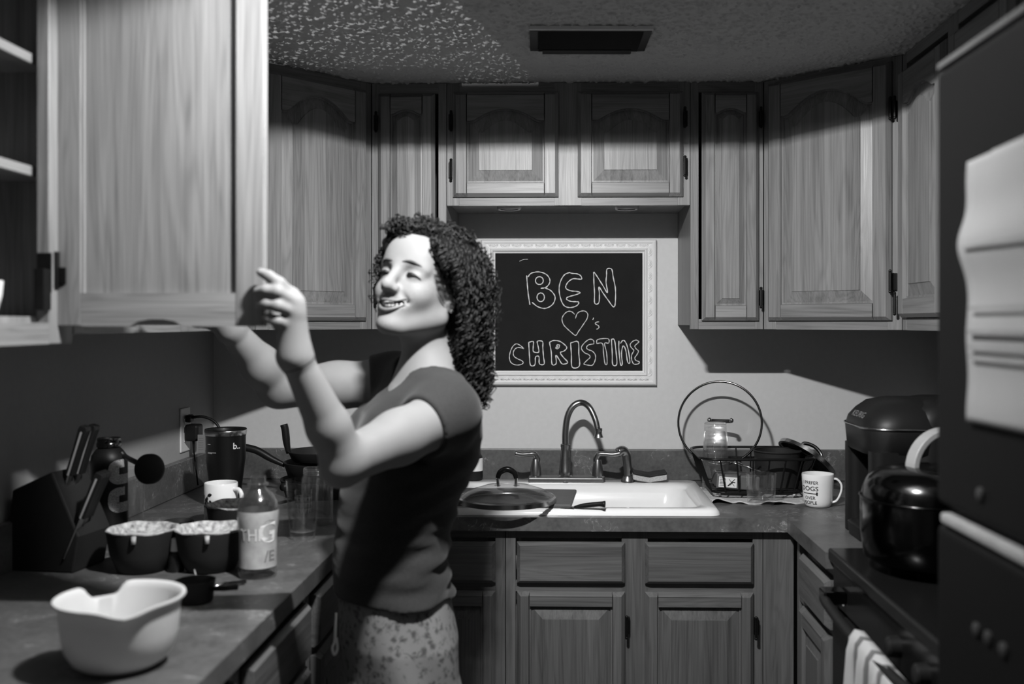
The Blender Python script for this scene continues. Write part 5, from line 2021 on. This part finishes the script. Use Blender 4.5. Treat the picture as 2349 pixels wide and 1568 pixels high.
def head(F):
    E = lambda f, l, u, r, k=.02, mode='u': F.ell(H(f, l, u), r, HA, k, mode)
    Cp = lambda a, b, ra, rb=None, k=.01, mode='u': F.cap(H(*a), H(*b), ra, rb, k, mode)
    E(-.012, 0, .030, (.093, .073, .084), .03)
    E(.022, 0, -.030, (.064, .061, .080), .03)
    for s in (-1, 1):
        Cp((-.005, s * .054, -.062), (.060, s * .020, -.098), .017, .016, k=.025)
        E(.060, s * .036, -.034, (.022, .022, .022), .022)
        Cp((.078, s * .016, .018), (.066, s * .046, .014), .010, .009, k=.014)       # brow ridge
    E(.076, 0, -.101, (.019, .022, .016), .022)          # chin
    E(.072, 0, -.060, (.020, .030, .026), .022)          # muzzle
    E(.066, 0, .045, (.026, .050, .036), .03)            # forehead
    for s in (-1, 1):
        E(.095, s * .032, .001, (.016, .019, .011), .012, 's')
        E(.070, s * .032, -.002, (.0155, .017, .0135), .006)    # closed smiling lids
    Cp((.086, 0, .014), (.108, 0, -.028), .0085, .0105, k=.014)
    E(.108, 0, -.031, (.0125, .0115, .0105), .010)
    for s in (-1, 1):
        E(.096, s * .0125, -.035, (.0105, .0085, .0085), .006)
        E(.103, s * .007, -.0425, (.0055, .0036, .0035), .004, 's')
        Cp((.093, s * .020, -.036), (.079, s * .035, -.054), .0028, .0022, k=.008, mode='s')   # smile fold
    # open smile
    for u in np.linspace(-1, 1, 9):
        a = abs(u)
        Cp((.1005 - .024 * u * u, u * .033, -.0675 + .0125 * u * u), (.070, u * .030, -.0675 + .0125 * u * u), .0078 * (1 - .70 * a ** 2.5), k=.003, mode='s')
    for s in (-1, 1):                                     # ears
        E(-.014, s * .071, -.006, (.019, .008, .031), .008)
        E(-.010, s * .078, -.004, (.011, .005, .020), .006, 's')
        E(-.008, s * .072, -.035, (.009, .007, .010), .006)


def v3(p):
    return np.array(p, float)


def arms(F, off=0.0, upto=1.0, k=.02):
    pass


def build_person():
    t = thing('person', 'curly-haired woman in dark T-shirt and floral shorts smiling while holding the open cabinet door', 'person', (float(PT(918, 740)[0]), YT, 0))
    F = Field((-.76, -1.80, 0), (-.06, -.92, 1.64), .0034)
    F.loft(torso_rows(-.018), ft, lt, k=.02)
    nb = PD(985, 862, DT)
    # shoulders, chest, neck
    F.cap(v3(shL) + (-.01, .02, 0), v3(shR), .050, .050, k=.04)
    F.cap(nb, v3(shL) + (-.005, .01, .018), .042, .034, k=.035)
    F.cap(nb, v3(shR) + (0, 0, .012), .042, .034, k=.035)
    F.cap(H(-.030, 0, -.060), nb, .047, .052, k=.028)
    F.cap(PD(985, 850, DT), PD(925, 905, DT - .02), .045, .030, k=.03)
    for s in (-1, 1):
        p = PT(900, 1010, s * .075) + np.array([ft[0] * .02, ft[1] * .02, 0])
        F.ell(p, (.046, .050, .055), k=.03)
    # near (left) arm
    mid = v3(shL) * .5 + v3(elL) * .5
    F.cap(shL, mid, .052, .0475, k=.03)
    F.cap(mid, elL, .0475, .0385, k=.02)
    f1 = v3(elL) * .66 + v3(wrL) * .34
    F.cap(elL, f1, .0375, .0365, k=.012)
    F.cap(f1, wrL, .0365, .0245, k=.012)
    F.ell(v3(elL) + (-.010, -.004, -.012), (.028, .030, .030), k=.02)
    mcp = [PD(668, 676, 1.604), PD(679, 694, 1.600), PD(678, 716, 1.600), PD(665, 745, 1.603)]
    fing = [[PD(640, 649, 1.581), PD(617, 633, 1.578), PD(598, 624, 1.581)],
            [PD(636, 669, 1.573), PD(610, 666, 1.574), PD(591, 668, 1.580)],
            [PD(637, 701, 1.573), PD(612, 697, 1.574), PD(596, 699, 1.580)],
            [PD(636, 736, 1.579), PD(618, 730, 1.578), PD(607, 729, 1.582)]]
    thumb = [PD(666, 795, 1.628), PD(652, 765, 1.648), PD(636, 735, 1.644), PD(626, 712, 1.636)]
    hand(F, wrL, mcp, fing, thumb, .0215)
    # far (right) arm, its hand behind the door
    mid = v3(shR) * .5 + v3(elR) * .5
    F.cap(shR, mid, .052, .0475, k=.03)
    F.cap(mid, elR, .0475, .041, k=.02)
    f1 = v3(elR) * .62 + v3(wrR) * .38
    F.cap(elR, f1, .0410, .0385, k=.02)
    F.cap(f1, wrR, .0385, .0250, k=.02)
    D = (v3(handR_c) - v3(wrR))
    D /= np.linalg.norm(D)
    side = np.array([-D[2], 0, D[0]])
    side /= np.linalg.norm(side)
    nor = np.cross(D, side)
    mcp = [v3(wrR) + D * .085 + side * x for x in (.030, .010, -.010, -.028)]
    fing = [[m + D * .036 * q + nor * .010, m + D * .058 * q + nor * .026, m + D * .068 * q + nor * .046] for m, q in zip(mcp, (.95, 1.05, 1.0, .8))]
    thumb = [v3(wrR) + D * .02 + side * .018, v3(wrR) + D * .05 + side * .042 + nor * .012, v3(wrR) + D * .075 + side * .050 + nor * .03]
    hand(F, v3(wrR), mcp, fing, thumb, .0215)
    # legs and feet
    for s in (-1, 1):
        hip = PT(912, 1480, s * .072)
        hip[2] = .80
        kn = np.array([hip[0] - .015 + s * .0, hip[1], .45])
        an = np.array([kn[0] + .02, kn[1] + (.01 * s), .085])
        F.cap(hip, kn, .070, .054, k=.02)
        cf = kn * .65 + an * .35 + np.array([.012, 0, 0])
        F.cap(kn, cf, .052, .050, k=.02)
        F.cap(cf, an, .050, .034, k=.02)
        toe = an + np.array([ft[0] * .15, ft[1] * .15, -.062])
        F.cap(an + np.array([.02, 0, -.052]), toe, .030, .020, k=.02)
    head(F)
    body, V = field_mesh(F, 'body', 'skin', t, 1)
    del F
    # ---- shirt
    def folds(X, Y, Z):
        low = np.clip((1.23 - Z) / .20, 0, 1)
        s = X * ft[0] + Y * ft[1]
        l = X * lt[0] + Y * lt[1]
        w1 = np.sin(Z * 120 + s * 16 + 2.6 * np.sin(l * 9 + s * 11) + 1.2 * np.sin(s * 23 + Z * 17))
        w2 = np.sin(Z * 185 - s * 30 + 2.4 * np.sin(l * 13 - Z * 9 + s * 7))
        fr = np.clip(1.0 - (s - (YT * ft[1] + float(PD(910, 740, DT)[0]) * ft[0])) / .10, .25, 1)
        return -fr * (.0032 * np.sign(w1) * np.abs(w1) ** 1.4 + .0012 * w2) * low - .0010 * np.sin(Z * 40 + s * 50)
    G_ = Field((-.62, -1.70, .80), (-.06, -.92, 1.38), .0036)
    G_.loft(torso_rows(.007, 0, 9), ft, lt, k=.02, warp=folds)
    G_.cap(v3(shL) + (-.01, .02, 0), v3(shR), .056, .056, k=.04)
    G_.cap(nb, v3(shL) + (-.005, .01, .018), .049, .042, k=.035)
    G_.cap(nb, v3(shR) + (0, 0, .012), .049, .042, k=.035)
    for s in (-1, 1):
        p = PT(900, 1010, s * .075) + np.array([ft[0] * .02, ft[1] * .02, 0])
        G_.ell(p, (.060, .065, .070), k=.035)
    sl = v3(shL) * .70 + v3(elL) * .30
    G_.cap(shL, sl, .060, .0585, k=.03)
    slR = v3(shR) * .74 + v3(elR) * .26
    G_.cap(shR, slR, .060, .0585, k=.03)
    # cut: sleeve ends, hem, neckline
    def plane_cut(pt, nv):
        pt, nv = v3(pt), v3(nv) / np.linalg.norm(v3(nv))
        def fn(X, Y, Z):
            return -((X - pt[0]) * nv[0] + (Y - pt[1]) * nv[1] + (Z - pt[2]) * nv[2])
        return fn
    def cut_near(pt, nv, r):
        """remove what lies beyond the plane, only within r of the point"""
        pt, nv = v3(pt), v3(nv) / np.linalg.norm(v3(nv))
        def fn(X, Y, Z):
            pl = -((X - pt[0]) * nv[0] + (Y - pt[1]) * nv[1] + (Z - pt[2]) * nv[2])
            sp = np.sqrt((X - pt[0]) ** 2 + (Y - pt[1]) ** 2 + (Z - pt[2]) ** 2) - r
            return np.maximum(pl, sp)
        G_.op(fn, pt - r, pt + r, .003, 's')
    def cut_near2(pt, nv, r):
        pt, nv = v3(pt), v3(nv) / np.linalg.norm(v3(nv))
        ce = pt + nv * .05
        def fn(X, Y, Z):
            pl = -((X - pt[0]) * nv[0] + (Y - pt[1]) * nv[1] + (Z - pt[2]) * nv[2])
            ax = (X - pt[0]) * nv[0] + (Y - pt[1]) * nv[1] + (Z - pt[2]) * nv[2]
            sp = np.sqrt(np.maximum((X - pt[0]) ** 2 + (Y - pt[1]) ** 2 + (Z - pt[2]) ** 2 - ax ** 2, 0)) - r
            return np.maximum(np.maximum(pl, sp), ax - .12)
        G_.op(fn, ce - r - .05, ce + r + .05, .003, 's')
    cut_near2(v3(shL) * .76 + v3(elL) * .24, v3(elL) - v3(shL), .080)
    cut_near2(v3(shR) * .78 + v3(elR) * .22, v3(elR) - v3(shR), .080)
    hb, hfz = PD(1045, 1356, DT), PD(840, 1400, DT)
    slope = (hb.z - hfz.z) / (hb.x - hfz.x)
    sl_ = G_.sl((-1, -3, 0), (1, 3, 1.0))
    X, Y, Z = G_.grid(sl_)
    wob = .004 * np.sin(X * 60 + Y * 40)
    hem = hfz.z + slope * (X - hfz.x) + wob
    G_.d[sl_] = np.maximum(G_.d[sl_], (hem - Z))
    # V neck
    vb = PD(893, 922, DT - .045)
    nb2 = PD(985, 832, DT)
    G_.cap(nb2, vb, .080, .008, k=.004, mode='s')
    G_.cap(PD(975, 800, DT), PD(1000, 826, DT + .01), .074, .082, k=.004, mode='s')
    field_mesh(G_, 't_shirt', 'shirt_cotton', t, 1)
    del G_
    # ---- shorts
    def sfold(X, Y, Z):
        s = X * ft[0] + Y * ft[1]
        return -.003 * np.sin(s * 60 + 2 * np.sin(Z * 12)) * np.clip((.92 - Z) / .2, 0, 1)
    rr = torso_rows(-.001, 7)
    zt = PD(900, 1345, DT).z
    rr += [(.66, rr[-1][1] + .002, rr[-1][2], .125, .185), (.56, rr[-1][1] + .004, rr[-1][2], .128, .190)]
    K_ = Field((-.62, -1.55, .50), (-.06, -.95, 1.0), .0040)
    K_.loft(rr, ft, lt, k=.02, warp=sfold)
    K_.d[:, :, K_.ax[2] < .565] = .01
    K_.d[:, :, K_.ax[2] > zt] = .01
    sh, _ = field_mesh(K_, 'shorts', 'floral_cotton', t, 2)
    # drawstring loop at the front
    ds = [PD(772, 1405, DT - .10), PD(770, 1440, DT - .11), PD(768, 1470, DT - .115), PD(763, 1485, DT - .118), PD(767, 1500, DT - .118), PD(774, 1488, DT - .116), PD(772, 1462, DT - .113)]
    MB().tube(spline(ds, 6), .0030, 6).build('drawstring', 'cord_white', sh, world=True, smooth=True)
    # ---- hair tie on the wrist
    a, b = v3(wrL), v3(wrL) * .9 + v3(elL) * .1
    axv = Vector(b - a).normalized()
    q = axv.to_track_quat('Z', 'Y').to_matrix().to_4x4()
    pts = [Matrix.Translation(Vector(b * .6 + a * .4)) @ q @ Vector((.0265 * math.cos(2 * PI * i / 28), .0265 * math.sin(2 * PI * i / 28), 0)) for i in range(28)]
    MB().tube(pts, .0030, 8, closed=True).build('hair_tie', 'black_matte', t, world=True, smooth=True)
    # ---- face details
    for s in (-1, 1):
        e = [H(.0880 - .011 * abs(x) ** 1.5, s * (.031 + .0155 * x), -.0035 + .0035 * (1 - x * x) - .002 * max(0, x)) for x in np.linspace(-1, 1.15, 9)]
        MB().tube(e, [.0008, .0022, .0032, .0038, .0038, .0034, .0030, .0022, .0008], 6).build('eyelash', 'hair_dark', t, world=True, smooth=True)
        e = [H(.0930 - .016 * max(0, x) ** 1.6 - .003 * x, s * (.030 + .021 * x), .0195 + .004 * (1 - x * x) - .004 * max(0, x)) for x in np.linspace(-.9, 1.1, 9)]
        MB().tube(e, [.0010, .0020, .0026, .0027, .0024, .0020, .0016, .0011, .0006], 6).build('eyebrow', 'brow_hair', t, world=True, smooth=True)
    # teeth: an arc of separate upper teeth
    for i in range(10):
        u = (i - 4.5) / 4.5
        c = H(.0920 - .0195 * u * u, u * .0260, -.0645 + .0085 * u * u)
        m = MB().ball((0, 0, 0), (.0030, .0046, .0058 - .0014 * abs(u)), 8, 6)
        m.xf(Matrix.Translation(c) @ Matrix((hf, hl, hu)).transposed().to_4x4())
        m.build('tooth', 'tooth', t, world=True, smooth=True)
    up_ = [H(.1000 - .0245 * u * u, u * .0345, -.0585 + .0135 * u * u + .0010 * math.cos(u * 6)) for u in np.linspace(-1, 1, 17)]
    lo_ = [H(.0985 - .0235 * u * u, u * .0335, -.0770 + .0225 * u * u) for u in np.linspace(-1, 1, 17)]
    MB().tube(up_, [.0012 + .0016 * (1 - abs(u) ** 2) for u in np.linspace(-1, 1, 17)], 8).build('upper_lip', 'lip', t, world=True, smooth=True)
    MB().tube(lo_, [.0012 + .0024 * (1 - abs(u) ** 2) for u in np.linspace(-1, 1, 17)], 8).build('lower_lip', 'lip', t, world=True, smooth=True)
    MB().ball(tuple(H(-.004, .080, -.044)), .0042, 10, 8).build('earring', 'steel', t, world=True, smooth=True)
    # ---- hair: a dark mass with many separate ringlets around it
    Hd = Field((-.50, -1.50, 1.10), (-.06, -1.02, 1.66), .0050)
    E = lambda f, l, u, r, k=.03, mode='u': Hd.ell(H(f, l, u), r, HA, k, mode)
    E(-.030, 0, .040, (.094, .084, .088))
    Hd.ell(PD(1052, 635, 2.03), (.058, .085, .085), k=.03)
    Hd.ell(PD(1064, 735, 2.05), (.044, .085, .105), k=.03)
    Hd.ell(PD(1078, 815, 2.06), (.026, .07, .050), k=.03)
    E(.045, -.02, .092, (.035, .055, .024))
    # keep the face clear
    E(.100, .010, -.030, (.078, .078, .112), .010, 's')
    for s in (-1, 1):
        E(.040, s * .060, .062, (.030, .020, .030), .012)
        E(.018, s * .070, .030, (.026, .018, .036), .012)
    Hd.ell(H(.035, .075, -.055), (.044, .045, .068), HA, .010, 's')
    X, Y, Z = Hd.grid((slice(None),) * 3)
    Hd.d += (.0045 * np.sin(X * 150 + 3 * np.sin(Z * 31)) * np.sin(Y * 145 + 2 * np.sin(X * 37)) * np.sin(Z * 135 + 2 * np.sin(Y * 41))).astype(np.float32)
    hm_, HV = field_mesh(Hd, 'hair', 'hair_mass', t, 1)
    r_ = random.Random(11)
    hv = HV[np.array(r_.sample(range(len(HV)), min(9000, len(HV))))]
    cen = v3(H(-.03, 0, .03))
    m = MB()
    n_done = 0
    for p in hv:
        if n_done >= 1900:
            break
        rel = Vector(p) - HC
        f, l, u = rel.dot(hf), rel.dot(hl), rel.dot(hu)
        # no curls hanging over the face opening
        if f > .062 and u < .072:
            continue
        if u < .02 and l > .03 and f > .03:
            continue
        if p[1] > -1.16 and r_.random() < .75:
            continue
        nrm = Vector(p - cen)
        nrm.z *= .5
        nrm.normalize()
        low = p[2] < 1.40
        L = r_.uniform(.03, .055) if not low else r_.uniform(.035, .07)
        dirv = (Vector((0, 0, -1)) * (.9 if low else .65) + nrm * r_.uniform(.10, .35) + Vector((r_.uniform(-.35, .35), r_.uniform(-.35, .35), r_.uniform(-.2, .2)))).normalized()
        if u > .09 and f > -.02:
            dirv = (nrm * .55 + Vector((r_.uniform(-.6, .6), r_.uniform(-.6, .6), r_.uniform(-.3, .3)))).normalized()
            L *= .6
        if f > -.045 and u < .10 and l > 0:
            dirv = (-hf * .75 + nrm * .45 + Vector((0, 0, -.45)) + Vector((r_.uniform(-.25, .25), r_.uniform(-.25, .25), r_.uniform(-.25, .25)))).normalized()
            L = r_.uniform(.022, .045)
        a1 = dirv.orthogonal().normalized()
        a2 = dirv.cross(a1)
        cr = r_.uniform(.0045, .0085)
        turns = L / r_.uniform(.013, .020)
        ph = r_.random() * 6.28
        ns = max(8, int(turns * 9))
        st = Vector(p) - nrm * .004
        pts = []
        for i in range(ns):
            q = i / (ns - 1)
            aa = ph + turns * 2 * PI * q
            c_ = cr * (0.6 + .4 * q)
            pts.append(st + dirv * L * q + Vector((0, 0, -.25 * L * q * q)) + (a1 * math.cos(aa) + a2 * math.sin(aa)) * c_)
        bad = False
        for q in pts[::3]:
            rel = q - HC
            f, l, u = rel.dot(hf), rel.dot(hl), rel.dot(hu)
            if (((f - .100) / .080) ** 2 + ((l - .01) / .080) ** 2 + ((u + .03) / .114) ** 2 < 1 and not (u > .034 and abs(l) > .044)) or (f > .066 and u < .07) or (abs(f + .004) < .024 and l > .045 and -.065 < u < -.012) or (u < -.05 and f > -.045 and l > -.05):
                bad = True
        if bad:
            continue
        m.tube(pts, [.0022 * (1 - .55 * i / ns) for i in range(ns)], 4, cap=False)
        n_done += 1
    # loose ringlets over the forehead side and down the back, as in the photograph
    def ringlet(a, b, cr=.007, turns=4, rr=.0021, seed=0):
        rg = random.Random(seed)
        a, b = Vector(a), Vector(b)
        d = (b - a)
        dn = d.normalized()
        a1 = dn.orthogonal().normalized()
        a2 = dn.cross(a1)
        ns = int(turns * 11)
        pts = []
        for i in range(ns):
            q = i / (ns - 1)
            aa = rg.random() * .1 + turns * 2 * PI * q + seed
            pts.append(a + d * q + (a1 * math.cos(aa) + a2 * math.sin(aa)) * cr * (.5 + .5 * min(1, q * 3)))
        m.tube(pts, [rr * (1 - .5 * i / ns) for i in range(ns)], 5, cap=False)
    sd = 0
    for (ax_, ay_, bx_, by_, d) in ((915, 530, 898, 575, 1.98), (905, 535, 892, 600, 1.985), (925, 520, 905, 560, 1.96), (900, 560, 898, 612, 2.0), (945, 512, 925, 545, 1.94), (935, 505, 900, 540, 1.97), (912, 545, 906, 590, 1.96), (900, 520, 915, 560, 1.99),
                                    (1105, 830, 1118, 915, 2.0), (1100, 850, 1112, 930, 2.02), (1112, 800, 1124, 890, 2.0), (1118, 760, 1128, 840, 2.02), (1120, 700, 1134, 790, 2.03), (1095, 880, 1120, 925, 1.98), (1090, 820, 1098, 900, 1.98), (1110, 720, 1130, 800, 1.99),
                                    (1000, 556, 1014, 598, 1.90), (1012, 572, 1028, 615, 1.895), (1036, 590, 1046, 622, 1.90), (992, 550, 1008, 584, 1.905), (1014, 560, 1030, 600, 1.89), (1050, 770, 1056, 815, 1.95), (1056, 720, 1060, 800, 1.93), (1062, 690, 1070, 780, 1.92), (1040, 600, 1052, 670, 1.90), (1048, 640, 1058, 700, 1.90)):
        for j in range(3):
            sd += 1
            dx, dy = r_.uniform(-6, 6), r_.uniform(-6, 6)
            ringlet(PD(ax_ + dx, ay_ + dy, d + r_.uniform(-.02, .02)), PD(bx_ + dx, by_ + dy, d + r_.uniform(-.02, .02)), r_.uniform(.005, .008), r_.uniform(3, 5.5), .002, sd)
    tag(m.build('ringlets', 'hair_dark', hm_, world=True, smooth=True), kind='stuff')


build_person()
